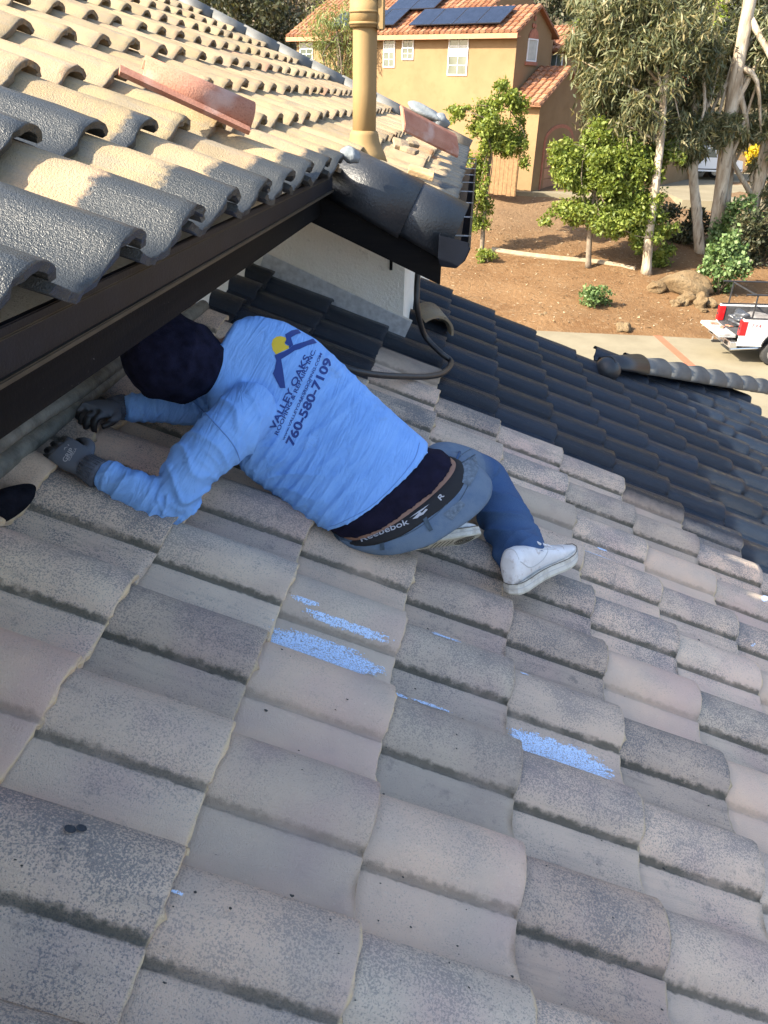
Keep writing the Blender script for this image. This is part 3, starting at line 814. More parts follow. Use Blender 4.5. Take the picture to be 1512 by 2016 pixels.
c = t.mix(t.map(t.noise(t.scale3(co, (1, 1, .25)), 3, 5, .65), .38, .62), (.26, .20, .135), (.50, .43, .33))
c = t.mix(t.map(t.noise(t.scale3(co, (1, 1, .2)), 8, 4), .58, .7), c, (.13, .10, .07))
M['bark_pale'] = t.done(c, .9, t.bump(t.noise(t.scale3(co, (1, 1, .2)), 14, 4), .6, .03), .2)
M['bark'] = simple('bark', (.16, .125, .09), .95, 0, 6, .35, .6, 20)

def leaves(centers, radii, n, size, aspect, droop, seed, flat=.0):
    """n leaf quads (bent diamonds) filling overlapping ellipsoids; returns verts, faces"""
    rg = np.random.default_rng(seed); C = np.array(centers, float); Rr = np.array(radii, float)
    if Rr.ndim == 1: Rr = np.stack([Rr, Rr, Rr], 1)
    vol = Rr.prod(1) ** .7; pick = rg.choice(len(C), n, p=vol / vol.sum())
    d = rg.normal(0, 1, (n, 3)); d /= np.linalg.norm(d, axis=1)[:, None]
    rad = rg.random(n) ** .45 * (1 + .35 * (rg.random(n) < .15))
    P = C[pick] + d * rad[:, None] * Rr[pick]
    ax = rg.normal(0, 1, (n, 3)); ax[:, 2] = ax[:, 2] * (1 - flat) - droop; ax /= np.linalg.norm(ax, axis=1)[:, None]
    oth = rg.normal(0, 1, (n, 3)) + d * .6; oth[:, 2] += .5
    sd_ = np.cross(ax, oth); sd_ /= np.linalg.norm(sd_, axis=1)[:, None]
    L = size * rg.uniform(.6, 1.35, n)[:, None]; W = L * aspect
    vs = np.stack([P, P + ax * L * .45 + sd_ * W * .5, P + ax * L, P + ax * L * .45 - sd_ * W * .5], 1).reshape(-1, 3)
    return vs, np.arange(4 * n).reshape(-1, 4)
def leaf_obj(name, vs, mat, parent=None, **tags):
    n = len(vs) // 4; me = bpy.data.meshes.new(name)
    me.vertices.add(4 * n); me.vertices.foreach_set('co', vs.astype(np.float32).ravel())
    me.loops.add(4 * n); me.loops.foreach_set('vertex_index', np.arange(4 * n, dtype=np.int32))
    me.polygons.add(n); me.polygons.foreach_set('loop_start', np.arange(0, 4 * n, 4, dtype=np.int32)); me.polygons.foreach_set('loop_total', np.full(n, 4, dtype=np.int32))
    me.update(calc_edges=True); me.materials.append(mat)
    return link(name, me, parent, **tags)
def clumps(c, R, k, seed, shrink=.30, hollow=.25):
    k = int(k * 1.8)
    rg = np.random.default_rng(seed); out = []; rad = []
    for i in range(k):
        d = nrm(rg.normal(0, 1, 3)); q = (hollow + (1 - hollow) * rg.random() ** .6)
        out.append(np.array(c) + d * q * np.array(R) * .85); rad.append(np.array(R) * shrink * rg.uniform(.55, 1.2))
    return out, rad
def tree(name, label, base, trunk_pts, trunk_r, crown, leafm, n, size, aspect, droop, bark, seed, group=None, cat='tree', branches=True):
    """base on the ground; trunk_pts absolute; crown = list of (centre, radii, clump count)"""
    root = empty(name, base, label=label, category=cat)
    if group: root['group'] = group
    B = np.array(base, float); rg = np.random.default_rng(seed)
    mb = MB(); tp = catmull([np.array(p) - B for p in trunk_pts], 5) if len(trunk_pts) > 2 else [np.array(p) - B for p in trunk_pts]
    rad = list(np.linspace(trunk_r[0], trunk_r[1], len(tp))); rad = [r * rg.uniform(.93, 1.07) for r in rad]; rad[0] *= 1.15
    mb.tube(tp, rad, 10)
    cc = []; rr = []
    for i, (c, R, k) in enumerate(crown):
        a, b = clumps(np.array(c) - B, R, k, seed * 7 + i); cc += a; rr += b
    if branches:
        br = MB()
        for i in range(min(16, len(cc))):
            q = cc[i * len(cc) // min(16, len(cc))]
            j = int(len(tp) * rg.uniform(.35, .95)); s0 = tp[min(j, len(tp) - 1)]
            if np.linalg.norm(q - s0) > 6.5: continue
            mid = (s0 + q) / 2 + rg.normal(0, .1, 3) * np.linalg.norm(q - s0)
            r0 = trunk_r[1] * .6 + .01
            br.tube(catmull([s0, mid, q], 3), list(np.linspace(r0, r0 * .25, 7)), 5)
        if br.v: br.build('branches', bark, root, smooth=True)
    mb.build('trunk', bark, root, smooth=True)
    vs, _ = leaves(cc, rr, n, size, aspect, droop, seed)
    leaf_obj('crown', vs, leafm, root)
    return root
def P(px, py, Y): return atY(px, py, Y)

# two young staked trees on the bank
g1 = ground_pt(948, 500); Y = g1[1]
tree('young_tree', 'tall slim young tree with open green crown beside the gutter', g1, [g1, P(953, 430, Y), P(962, 340, Y), P(975, 240, Y), P(985, 175, Y)], (.11, .03),
     [(P(985, 250, Y), (1.25, 1.1, 1.35), 16), (P(935, 350, Y), (.75, .8, 1.4), 11), (P(915, 225, Y + .4), (.75, .7, .5), 6), (P(1020, 300, Y), (.7, .7, .7), 6), (P(945, 420, Y), (.7, .7, .8), 6), (P(990, 180, Y), (.6, .6, .5), 5)],
     M['leaf_oak'], 14000, .155, .5, .15, M['bark'], 31, 'young trees on the bank')
g2 = ground_pt(1158, 527); Y = g2[1]
tree('young_tree', 'bushy bright green young tree in front of the eucalyptus trunks', g2, [g2, P(1160, 480, Y), P(1165, 420, Y), P(1175, 330, Y), P(1180, 270, Y)], (.13, .04),
     [(P(1150, 330, Y), (1.5, 1.5, 1.3), 20), (P(1230, 350, Y), (1.4, 1.3, 1.5), 20), (P(1190, 430, Y), (1.9, 1.4, 1.0), 18), (P(1110, 300, Y), (.9, .9, .6), 8), (P(1250, 460, Y), (.9, .9, .7), 8), (P(1195, 265, Y), (.9, .9, .7), 8), (P(1275, 400, Y), (.9, .9, .9), 8), (P(1300, 320, Y + .5), (1.0, 1.0, .9), 9), (P(1290, 450, Y), (1.0, .9, .8), 8), (P(1095, 420, Y), (.8, .8, .6), 6)],
     M['leaf_oak'], 34000, .165, .5, .15, M['bark'], 32, 'young trees on the bank')
g0 = ground_pt(945, 512)
# eucalyptus group
def euc(label, bpx, pts, r, crown, n, seed, leaf='leaf_euc', size=.34):
    g = ground_pt(*bpx); Y = g[1]
    return tree('eucalyptus_tree', label, g, [g] + [P(x, y, Y + dy) for x, y, dy in pts], r, [(P(x, y, Y + dy), R, k) for x, y, dy, R, k in crown], M[leaf], n, size, .17, 1.1, M['bark_pale'], seed, 'eucalyptus trees on the bank')
euc('slender pale eucalyptus trunk half hidden behind the bushy young tree', (1272, 540), [(1278, 460, 0), (1290, 370, 0), (1300, 280, .3), (1310, 150, .6), (1320, 20, 1)], (.2, .1),
    [(1250, 170, 1, (2.1, 2, 2.2), 26), (1290, 60, 1, (2.2, 2, 2.0), 24), (1200, 250, 1, (1.3, 1.3, 1.3), 12), (1300, 260, 1.5, (1.6, 1.4, 1.3), 14), (1230, 20, 1, (1.6, 1.5, 1.4), 12), (1195, 110, 1.5, (1.7, 1.6, 2.0), 16), (1165, 40, 1.5, (1.2, 1.2, 1.5), 10)], 27000, 41)
euc('mottled eucalyptus trunk, second from the right of the pale group', (1378, 500), [(1372, 420, 0), (1365, 340, 0), (1368, 200, .3), (1375, 60, .5), (1378, -80, 1)], (.22, .13),
    [(1345, 130, .5, (1.8, 1.6, 2.0), 20), (1375, 230, .5, (1.6, 1.5, 1.2), 14), (1345, 300, .2, (1.3, 1.2, .9), 10), (1330, 20, .5, (1.8, 1.8, 1.8), 16), (1310, 230, .8, (1.5, 1.3, 1.2), 10)], 19000, 42)
euc('thick pale eucalyptus trunk leaning up to the top right corner', (1402, 492), [(1412, 430, 0), (1425, 330, 0), (1440, 200, 0), (1462, 80, 0), (1487, -60, 0)], (.30, .22),
    [(1490, 90, .8, (1.3, 1.3, 1.5), 12), (1420, 260, -.6, (1.0, 1.0, .7), 7), (1500, 230, .6, (1.3, 1.2, 1.2), 10)], 8000, 43)
euc('narrow eucalyptus stem just behind the thick pale trunk', (1425, 475), [(1432, 400, 0), (1446, 280, 0), (1462, 120, 0), (1475, -40, 0)], (.14, .1),
    [(1450, 120, 1, (1.5, 1.5, 1.4), 12)], 3500, 44)
euc('dark leaning eucalyptus trunk at the right edge of the photo', (1462, 480), [(1478, 420, 0), (1497, 350, 0), (1515, 270, 0), (1540, 150, 0)], (.28, .2),
    [(1510, 130, .5, (1.2, 1.2, 1.3), 9), (1530, 330, 0, (1.2, 1.2, 1.2), 9), (1505, 400, 0, (.8, .8, .8), 6)], 4500, 45)

def shrub(name, label, px, py, R, leafm, n, size, aspect, seed, dy=0, lift=.6, k=10, cat='shrub'):
    g = ground_pt(px, py); g = g + [0, dy, 0]
    root = empty(name, g, label=label, category=cat)
    c, r = clumps((0, 0, R[2] * lift), R, k, seed)
    vs, _ = leaves(c, r, n, size, aspect, .0, seed); leaf_obj('foliage', vs, leafm, root)
    st = MB(); rg = np.random.default_rng(seed)
    for i in range(6):
        q = c[i % len(c)]; st.tube([(rg.normal(0, .05), rg.normal(0, .05), -.05), (q[0] * .5, q[1] * .5, q[2] * .6), q], [.03, .02, .008], 5)
    st.build('stems', M['bark'], root, smooth=True); return root
shrub('shrub', 'small dense green bush alone on the bare dirt slope', 1172, 602, (.75, .65, .55), M['leaf_round'], 1100, .13, .6, 51)
shrub('shrub', 'tall light green shrub with round leaves at the feet of the eucalyptus', 1415, 575, (1.0, .9, 1.35), M['leaf_round'], 2600, .14, .85, 52, lift=.8, k=16)
shrub('shrub', 'light green shrub climbing behind the thick eucalyptus trunk', 1440, 505, (1.1, .9, 1.5), M['leaf_round'], 2300, .15, .85, 53, lift=.8, k=14)
shrub('shrub', 'low green regrowth at the foot of the slim young tree', 955, 512, (.5, .45, .35), M['leaf_oak'], 420, .13, .6, 54)
shrub('shrub', 'low leafy tuft under the branches of the bushy young tree', 1290, 520, (.9, .8, .6), M['leaf_oak'], 900, .15, .6, 55)
shrub('shrub', 'dark low shrub between the pale eucalyptus trunks', 1325, 480, (1.8, 1.0, 1.1), M['leaf_dark'], 3000, .16, .6, 56)
shrub('shrub', 'dark thicket in the shade at the right edge', 1500, 520, (2.2, 1.2, 1.9), M['leaf_dark'], 5200, .16, .6, 57, k=14)
shrub('shrub', 'yellow flowering bush beyond the leaning eucalyptus trunks', 1485, 320, (1.4, 1.2, 1.0), M['leaf_yellow'], 1600, .2, .6, 58, dy=0)
shrub('shrub', 'green shrubs at the garage corner beside the pot', 1045, 352, (1.0, .8, 1.0), M['leaf_oak'], 1000, .16, .6, 59)

# ================================================================== NEIGHBOUR'S HOUSE
HC = np.array([1.54, 43.1, -4.62]); HA = nrm(np.array([-.855, .518, 0])); HBk = nrm(np.array([.518, .855, 0])); HZ = np.array([0, 0, 1.])
nb = empty('neighbour_house', HC, label='two-storey tan stucco house with terracotta roof and solar panels', category='house')
def hw(a, b, z): return HC + HA * a + HBk * b + HZ * z
def hl(a, b, z): return HA * a + HBk * b + HZ * z
def hpoint(px, py, b=0.0):
    """pixel on the vertical plane at depth b of the neighbour's house -> (a, z)"""
    r = ray(px, py); n = HBk; d = n @ (HC + HBk * b); p = r * (d / (n @ r)); q = p - HC
    return q @ HA, q[2]
def spoint(px, py, a=0.0):
    """pixel on the side plane at a -> (b, z)"""
    r = ray(px, py); n = HA; d = n @ (HC + HA * a); p = r * (d / (n @ r)); q = p - HC
    return q @ HBk, q[2]
t = NT('tan_stucco'); co = t.pos()
c = t.mix(t.map(t.noise(co, .5, 5, .6), .35, .65), (.225, .146, .076), (.26, .172, .09))
c = t.mix(t.map(t.noise(co, 1.7, 6, .7), .5, .68, 0, .4), c, (.19, .115, .055))
M['stucco'] = t.done(c, .95, t.bump(t.noise(co, 22, 5, .7), .5, .02), .2)
M['trim'] = simple('red_trim', (.34, .13, .075), .85, 0, 6, .2)
M['white'] = simple('white_frame', (.72, .72, .70), .5)
t = NT('glass'); M['glass'] = t.done(t.mix(t.map(t.noise(t.pos(), .6, 2), .35, .65), (.06, .075, .06), (.16, .18, .15)), .12, None, .6)
M['blind'] = simple('blind', (.42, .43, .38), .5, 0, 4, .15)
M['solar'] = simple('solar_glass', (.012, .016, .03), .12, 0, 3, .3, spec=.6)
M['solarframe'] = simple('solar_frame', (.02, .02, .025), .4)
t = NT('clay_roof'); r = t.island(); co = t.pos()
c = t.ramp(r, [(0, (.20, .085, .045)), (.35, (.27, .125, .065)), (.7, (.33, .175, .10)), (1, (.23, .10, .06))])
c = t.mix(t.map(t.noise(co, 3, 4), .5, .7, 0, .5), c, (.26, .15, .09))
M['clay'] = t.done(c, .85, None, .25)
EAVE = hpoint(1020, 56)[1]
SL = .55
def wallpart(name, poly, ext, mat='stucco', parent=nb): return MB().prism([hl(*p) for p in poly], HA * ext[0] + HBk * ext[1] + HZ * ext[2]).build(name, M[mat], parent)
AL = hpoint(583, 66)[0]
DEP = 3.6
wallpart('wall', [(0, 0, 0), (0, DEP, 0), (0, DEP, EAVE), (0, DEP / 2, EAVE + SL * DEP / 2), (0, 0, EAVE)], (2.6, 0, 0))
DM = 9.0
wallpart('wall', [(2.6, .004, 0), (2.6, DM, 0), (2.6, DM, EAVE), (2.6, DM / 2, EAVE + SL * DM / 2), (2.6, .004, EAVE)], (AL - 2.6, 0, 0))
def clay_roof(name, o, along, upv, width, length, parent=nb, pitch=.33, course=.42, seed=1):
    """rows of barrel tiles: o = lower corner; each tile its own arched piece, joined in one part"""
    rg = np.random.default_rng(seed); o = np.array(o, float); along = nrm(along); upv = nrm(upv); n = nrm(np.cross(along, upv)); n = n * np.sign(n[2])
    nb_, nc = int(width / pitch), int(length / course) + 1
    K = 5; ang = np.linspace(math.pi * .02, math.pi * .98, K); vs = []; fs = []
    for c_ in range(nc):
        L = min(course * 1.1, length - c_ * course)
        if L < .05: continue
        for b_ in range(nb_):
            base = o + along * ((b_ + .5) * width / nb_) + upv * (c_ * course) + n * rg.normal(0, .008)
            r0 = .47 * width / nb_; m0 = len(vs)
            for (u, lift, rr) in ((0 + rg.normal(0, .012), .05, r0), (L, .0, r0 * .9)):
                for a_ in ang: vs.append(base + upv * u + along * rr * math.cos(a_) + n * (rr * .72 * math.sin(a_) + lift))
            for k in range(K - 1): fs.append((m0 + k, m0 + k + 1, m0 + K + k + 1, m0 + K + k))
            m1 = len(vs); vs.append(base + n * .0)
            for k in range(K - 1): fs.append((m1, m0 + k, m0 + k + 1))
    mb = MB().add(vs, fs); mb.prism([o, o + along * width, o + along * width + upv * length, o + upv * length], -n * .07)
    me = mesh_from(name, mb.v, mb.f, M['clay']); return link(name, me, parent, kind='stuff')
OV = .45
upf = nrm(HBk + HZ * SL); upb = nrm(-HBk + HZ * SL)
sl = lambda d: (d / 2 + OV) * math.sqrt(1 + SL * SL)
clay_roof('roof', hl(-.25, -OV, EAVE - OV * SL + .05), HA, upf, 2.6 + .25, sl(DEP), seed=1)
clay_roof('roof', hl(-.25, DEP + OV, EAVE - OV * SL + .05), HA, upb, 2.6 + .25, sl(DEP), seed=2)
clay_roof('roof', hl(2.61, -OV, EAVE - OV * SL + .05), HA, upf, AL - 2.2, sl(DM), seed=3)
clay_roof('roof', hl(2.61, DM + OV, EAVE - OV * SL + .05), HA, upb, AL - 2.2, sl(DM), seed=4)
M['fasc'] = simple('brown_fascia', (.36, .19, .105), .8, 0, 3, .15)
wallpart('fascia', [(-.25, -OV - .03, EAVE - OV * SL - .17), (-.25, -OV + .03, EAVE - OV * SL - .17), (-.25, -OV + .03, EAVE - OV * SL + .04), (-.25, -OV - .03, EAVE - OV * SL + .04)], (AL + .65, 0, 0), 'fasc')
wallpart('soffit', [(-.2, -OV, EAVE - OV * SL - .1), (-.2, -.006, EAVE - OV * SL - .1), (-.2, -.006, EAVE - OV * SL - .06), (-.2, -OV, EAVE - OV * SL - .06)], (AL + .5, 0, 0), 'fasc')

def window(a0, a1, z0, z1, face='front', plane=0.0, cols=2, rows=2, blind=0.0, parent=nb, arch=False, sash=True):
    """frame, glass panes one by one, muntins; the window is a part, the rest its sub-parts"""
    def pt(u, out, z): return hl(u, plane - out, z) if face == 'front' else hl(plane - out, u, z)
    ud = HA if face == 'front' else HBk; od = -HBk if face == 'front' else -HA
    mb = MB(); w = .06
    def bar(u0, u1, za, zb, o0, o1): mb.prism([pt(u0, o0, za), pt(u1, o0, za), pt(u1, o0, zb), pt(u0, o0, zb)], od * (o1 - o0))
    bar(a0, a1, z1 - w, z1, .003, .05); bar(a0, a1, z0, z0 + w, .003, .05); bar(a0, a0 + w, z0 + w, z1 - w, .003, .05); bar(a1 - w, a1, z0 + w, z1 - w, .003, .05)
    zm = (z0 + z1) / 2
    if sash: bar(a0 + w, a1 - w, zm - .03, zm + .03, .003, .045)
    f = mb.build('window', M['white'], parent)
    def pane(u0, u1, za, zb, m): 
        MB().prism([pt(u0, .004, za), pt(u1, .004, za), pt(u1, .004, zb), pt(u0, .004, zb)], od * .012).build('pane', m, f)
    ui = np.linspace(a0 + w, a1 - w, cols + 1)
    halves = ((zm + .03, z1 - w), (z0 + w, zm - .03)) if sash else ((z0 + w, z1 - w),)
    for hi_, (za, zb) in enumerate(halves):
        zi = np.linspace(za, zb, rows + 1)
        for i in range(cols):
            for j in range(rows):
                m = M['blind'] if (blind and (hi_ == 0) and j < rows * blind) else M['glass']
                pane(ui[i] + .012, ui[i + 1] - .012, zi[j] + .012, zi[j + 1] - .012, m)
        mu = MB()
        for u in ui[1:-1]: mu.prism([pt(u - .012, .004, za), pt(u + .012, .004, za), pt(u + .012, .004, zb), pt(u - .012, .004, zb)], od * .03)
        for z in zi[1:-1]: mu.prism([pt(a0 + w, .0045, z - .012), pt(a1 - w, .0045, z - .012), pt(a1 - w, .0045, z + .012), pt(a0 + w, .0045, z + .012)], od * .028)
        if mu.v: mu.build('muntin', M['white'], f)
    return f
def pxwin(x0, y0, x1, y1, **k):
    a1, z1 = hpoint(x0, y0); a0, z0 = hpoint(x1, y1); return window(min(a0, a1), max(a0, a1), z0, z1, **k)
pxwin(885, 70, 919, 149, cols=2, rows=2, blind=.5)
pxwin(756, 71, 777, 133, cols=2, rows=2, blind=.5)
pxwin(793, 70, 814, 118, cols=2, rows=2)
pxwin(590, 74, 617, 118, cols=2, rows=2, blind=.5)
# gable-end tall window with blind, red arch and sill
b0, zt = spoint(1040, 75); b1, zb = spoint(1054, 122)
window(b0, b1, zb, zt, face='side', plane=0, cols=1, rows=1, blind=1, sash=False)
def tr(name, poly, ext, mat='trim'): return wallpart(name, poly, ext, mat)
bm_ = (b0 + b1) / 2
tr('sill', [(-.003, b0 - .12, zb - .16), (-.003, b1 + .12, zb - .16), (-.003, b1 + .12, zb - .01), (-.003, b0 - .12, zb - .01)], (-.08, 0, 0))
tr('arch', [(-.003, b0, zt + .01)] + [(-.003, bm_ - math.cos(a_) * (b1 - b0) / 2, zt + .01 + math.sin(a_) * .42) for a_ in np.linspace(0, math.pi, 9)], (-.05, 0, 0))
for (px, py) in ((1053, 36), (1049, 50), (1053, 51)):
    b_, z_ = spoint(px, py); MB().tube([hl(-.003, b_, z_), hl(-.06, b_, z_)], .10, 10).build('clay_vent', M['trim'], nb)
# garage wing
W0 = -hpoint(1063, 205)[0]; EW = hpoint(1063, 200)[1]
DW = 5.2; RW = EW + SL * DW / 2
wallpart('garage_wall', [(-.004, .05, 0), (-.004, DW, 0), (-.004, DW, EW), (-.004, .05 + (DW - .05) / 2, RW), (-.004, .05, EW)], (-W0, 0, 0))
clay_roof('garage_roof', hl(-W0 - .25, -OV + .05, EW - OV * SL + .08), HA, upf, W0 + .24, sl(DW), seed=5)
clay_roof('garage_roof', hl(-W0 - .25, DW + OV, EW - OV * SL + .08), HA, upb, W0 + .24, sl(DW), seed=6)
gx = -W0 - .003
arc = [(gx, .9, 0), (gx, .9, 2.35)] + [(gx, 2.6 - math.cos(a_) * 1.7, 2.35 + math.sin(a_) * .75) for a_ in np.linspace(0, math.pi, 12)] + [(gx, 4.3, 0)]
tr('garage_arch', arc, (-.05, 0, 0)); 
inn = [(gx - .051, 1.05, 0), (gx - .051, 1.05, 2.3)] + [(gx - .051, 2.6 - math.cos(a_) * 1.52, 2.3 + math.sin(a_) * .64) for a_ in np.linspace(0, math.pi, 12)] + [(gx - .051, 4.15, 0)]
wallpart('garage_recess', inn, (-.004, 0, 0), 'stucco')
for i in range(4): wallpart('garage_door_panel', [(gx - .056, 1.15, .05 + i * .52), (gx - .056, 4.05, .05 + i * .52), (gx - .056, 4.05, .53 + i * .52), (gx - .056, 1.15, .53 + i * .52)], (-.03, 0, 0), 'fasc')
# tower volume at the back right
TA, TB = -2.6, 9.5; az = spoint(1085, 95)[1]
zt2 = hpoint(1100, 92, TB)[1]; ta1 = hpoint(1080, 92, TB)[0]; ta0 = hpoint(1121, 92, TB)[0]
TD = 4.0
wallpart('tower_wall', [(ta0, TB, 0), (ta0, TB + TD, 0), (ta0, TB + TD, zt2), (ta0, TB + TD / 2, zt2 + SL * TD / 2), (ta0, TB, zt2)], (4.5, 0, 0))
clay_roof('tower_roof', hl(ta0 - .25, TB - OV, zt2 - OV * SL + .05), HA, upf, 4.7, sl(TD), seed=7)
clay_roof('tower_roof', hl(ta0 - .25, TB + TD + OV, zt2 - OV * SL + .05), HA, upb, 4.7, sl(TD), seed=8)
tw0, tz0 = hpoint(1108, 120, TB); tw1, tz1 = hpoint(1085, 106, TB)
wf = window(tw0, tw1, tz0 - .5, tz1, plane=TB, cols=2, rows=1, sash=False)
tr('arch', [(tw0 - .15, TB - .006, tz1)] + [((tw0 + tw1) / 2 - math.cos(a_) * ((tw1 - tw0) / 2 + .15), TB - .006, tz1 + math.sin(a_) * .35) for a_ in np.linspace(0, math.pi, 10)], (0, -.03, 0))
# single-storey part further right, seen through the trees
zl = hpoint(1240, 205, 8)[1]; la1 = hpoint(1150, 205, 8)[0]
wallpart('side_wall', [(la1, 8, 0), (la1 - 5, 8, 0), (la1 - 5, 8, zl), (la1, 8, zl)], (0, 7, 0))
clay_roof('side_roof', hl(la1 - 5.3, 8 - OV, zl - OV * .4 + .03), HA, nrm(HBk + HZ * .4), 5.5, 4.2, seed=9)
a1_, z1_ = hpoint(1162, 228, 8); a0_, z0_ = hpoint(1184, 253, 8)
window(a0_, a1_, z0_, z1_, plane=8, cols=2, rows=1, sash=False)
tr('window_surround', [(a0_ - .2, 7.997, z1_ + .02), (a1_ + .2, 7.997, z1_ + .02), (a1_ + .2, 7.997, z1_ + .22), (a0_ - .2, 7.997, z1_ + .22)], (0, -.04, 0))
# solar panels on the front slope
def rp(px, py):
    r = ray(px, py); o = HC + hl(0, -OV, EAVE - OV * SL + .05); n = nrm(np.cross(HA, upf)); n = n * np.sign(n[2])
    d = n @ (o + n * .33); p = r * (d / (n @ r)) - HC; return p @ HA, (p - hl(0, -OV, EAVE - OV * SL + .05)) @ upf, n
def panel(a0, a1, s0, s1):
    n = rp(900, 30)[2]; o = hl(0, -OV, EAVE - OV * SL + .05) + n * .31
    q = [o + HA * a + upf * s for a, s in ((a0, s0), (a1, s0), (a1, s1), (a0, s1))]
    f = MB().prism(q, n * .04).build('solar_panel', M['solarframe'], nb)
    e = .03; q = [o + n * .0405 + HA * a + upf * s for a, s in ((a0 + e, s0 + e), (a1 - e, s0 + e), (a1 - e, s1 - e), (a0 + e, s1 - e))]
    MB().prism(q, n * .003).build('pane', M['solar'], f)
aR, s0, _ = rp(985, 45); aL_, _, _ = rp(806, 48); s1 = rp(1000, 12)[1]
for i in range(4): w_ = (aL_ - aR) / 4; panel(aR + i * w_ + .01, aR + (i + 1) * w_ - .01, s0, s1)
a2, s2, _ = rp(775, 49); a3 = rp(640, 55)[0]
for i in range(4): w_ = (a3 - a2) / 4; panel(a2 + i * w_ + .01, a2 + (i + 1) * w_ - .01, s2, s2 + (s1 - s0))
a4, s4, _ = rp(855, 16); a5 = rp(765, 18)[0]
for i in range(2): w_ = (a5 - a4) / 2; panel(a4 + i * w_ + .01, a4 + (i + 1) * w_ - .01, s1 + .1, s1 * 2 - s0 + .1)

# wooden fence and pot in front of the garage wing
fr = empty('wooden_fence', hw(.6, -2.2, 0), label='brown wooden board fence left of the garage', category='fence')
M['fence'] = simple('fence_wood', (.19, .11, .05), .9, 0, 8, .3, .4, 30)
M['fence_orange'] = simple('orange_wood', (.36, .16, .05), .85, 0, 8, .25)
for i in range(16):
    q = HA * (-2.4 + i * .24) + HZ * .95
    MB().box(q, (.22, .025, 1.9 + .04 * math.sin(i * 2.1)), [HA, HBk, HZ]).build('board', M['fence'] if i < 13 else M['fence_orange'], fr)
for q in (-2.5, .0, 1.5): MB().box(HA * q + HZ * .95 + HBk * .06, (.09, .09, 1.9), [HA, HBk, HZ]).build('post', M['fence'], fr)
for z in (.5, 1.5): MB().box(HA * -.5 + HZ * z + HBk * .03, (3.9, .035, .08), [HA, HBk, HZ]).build('rail', M['fence'], fr)
pg = ground_pt(1065, 362)
pr = empty('flower_pot', pg, label='red terracotta flower pot in the shade by the garage arch', category='pot')
MB().tube([(0, 0, 0), (0, 0, .1), (0, 0, .4), (0, 0, .45)], [.22, .26, .34, .36], 16).build('pot', M['trim'], pr, smooth=True)
vs, _ = leaves([(0, 0, .65)], [.3], 160, .22, .3, -.5, 5); leaf_obj('plant', vs, M['leaf_round'], pr)

# ------------------------------------------------------------------ trees round the neighbour's house and on the hill
def btree(label, px, py, Y, R, leafm, n, size, aspect, droop, seed, zb=None, name='tree', k=18, cat='tree', group='trees beyond the houses'):
    c = P(px, py, Y); zb = gz(c[0], Y) if zb is None else zb; b = np.array([c[0], Y, zb])
    tree(name, label, b, [b, (b + c) / 2 + [.2, 0, 0], c], (.22, .1), [(c, R, k)], M[leafm], n, size, aspect, droop, M['bark'], seed, group, cat)
btree('feathery light green pepper tree before the left end of the tan house', 664, 70, 47.5, (2.3, 1.2, 2.6), 'leaf_pepper', 3600, .34, .13, 1.0, 71, k=30)
c = P(620, 150, 44)
btree('dark bushy tree at the top left beyond the tiled roof', 500, 40, 62, (4.5, 3.5, 3.6), 'leaf_dark', 5200, .42, .4, .2, 72, k=30)
btree('tall dark tree filling the gap left of the pepper tree', 425, -10, 70, (5.0, 3.5, 4.5), 'leaf_dark', 5200, .45, .4, .2, 73, k=30)
btree('brown-green tree behind the flue pipe', 590, 0, 72, (5.0, 3.5, 3.5), 'leaf_dry', 3600, .42, .3, .3, 74, k=26)
btree('dark oak behind the gable peak of the tan house', 1078, 28, 66, (2.0, 1.8, 2.6), 'leaf_dark', 3000, .35, .45, .1, 75, k=20)
btree('narrow dark tree standing alone on the dry hillside', 1150, 28, 72, (1.4, 1.3, 2.2), 'leaf_dark', 1900, .35, .45, .1, 76, k=14)
btree('bright lime green bush right of the tower roof', 1165, 90, 62, (2.0, 1.8, 1.8), 'leaf_lime', 3000, .36, .5, 0, 77, k=20)
btree('lime green hedge between the tower and the eucalyptus', 1185, 150, 58, (2.6, 1.6, 2.3), 'leaf_lime', 3600, .34, .5, 0, 78, k=20)
btree('lime green tree right of the eucalyptus crowns', 1400, 100, 62, (4.0, 2.4, 3.4), 'leaf_lime', 4200, .36, .5, 0, 79, k=24)
btree('dense dark tree in the top right corner', 1500, 30, 56, (3.6, 2.5, 4.2), 'leaf_dark', 4600, .36, .45, .1, 80, k=26)
btree('dark shrub mass behind the white pickup', 1330, 285, 58, (4.5, 1.8, 2.2), 'leaf_dark', 3600, .34, .5, 0, 81, k=22, cat='shrub')
btree('reddish brown bush between the tall trunks', 1410, 265, 54, (2.2, 1.5, 1.4), 'leaf_dry', 1700, .3, .5, 0, 82, k=14, cat='shrub')
# dry brush covering the hillside: uncountable
cs = []; rs = []
rg = np.random.default_rng(90)
for i in range(420):
    Y = rg.uniform(64, 130); X = rg.uniform(-.9, 1.0) * Y * .62
    z = gz(X, Y); cs.append((X, Y, z + .3)); q = rg.uniform(.5, 1.7); rs.append((q, q, q * .8))
vs, _ = leaves(cs, rs, 42000, .42, .25, -.6, 91)
leaf_obj('hillside_brush', vs, M['leaf_dry'], None, kind='stuff', label='dry grey-brown brush covering the hillside')
cs = []; rs = []
for i in range(130):
    Y = rg.uniform(66, 135); X = rg.uniform(-.9, 1.0) * Y * .62
    z = gz(X, Y); cs.append((X, Y, z + .6)); q = rg.uniform(.8, 2.4); rs.append((q, q, q))
vs, _ = leaves(cs, rs, 22000, .42, .4, 0, 92)
leaf_obj('hillside_scrub', vs, M['leaf_dark'], None, kind='stuff', label='dark green scrub dotted over the hillside')
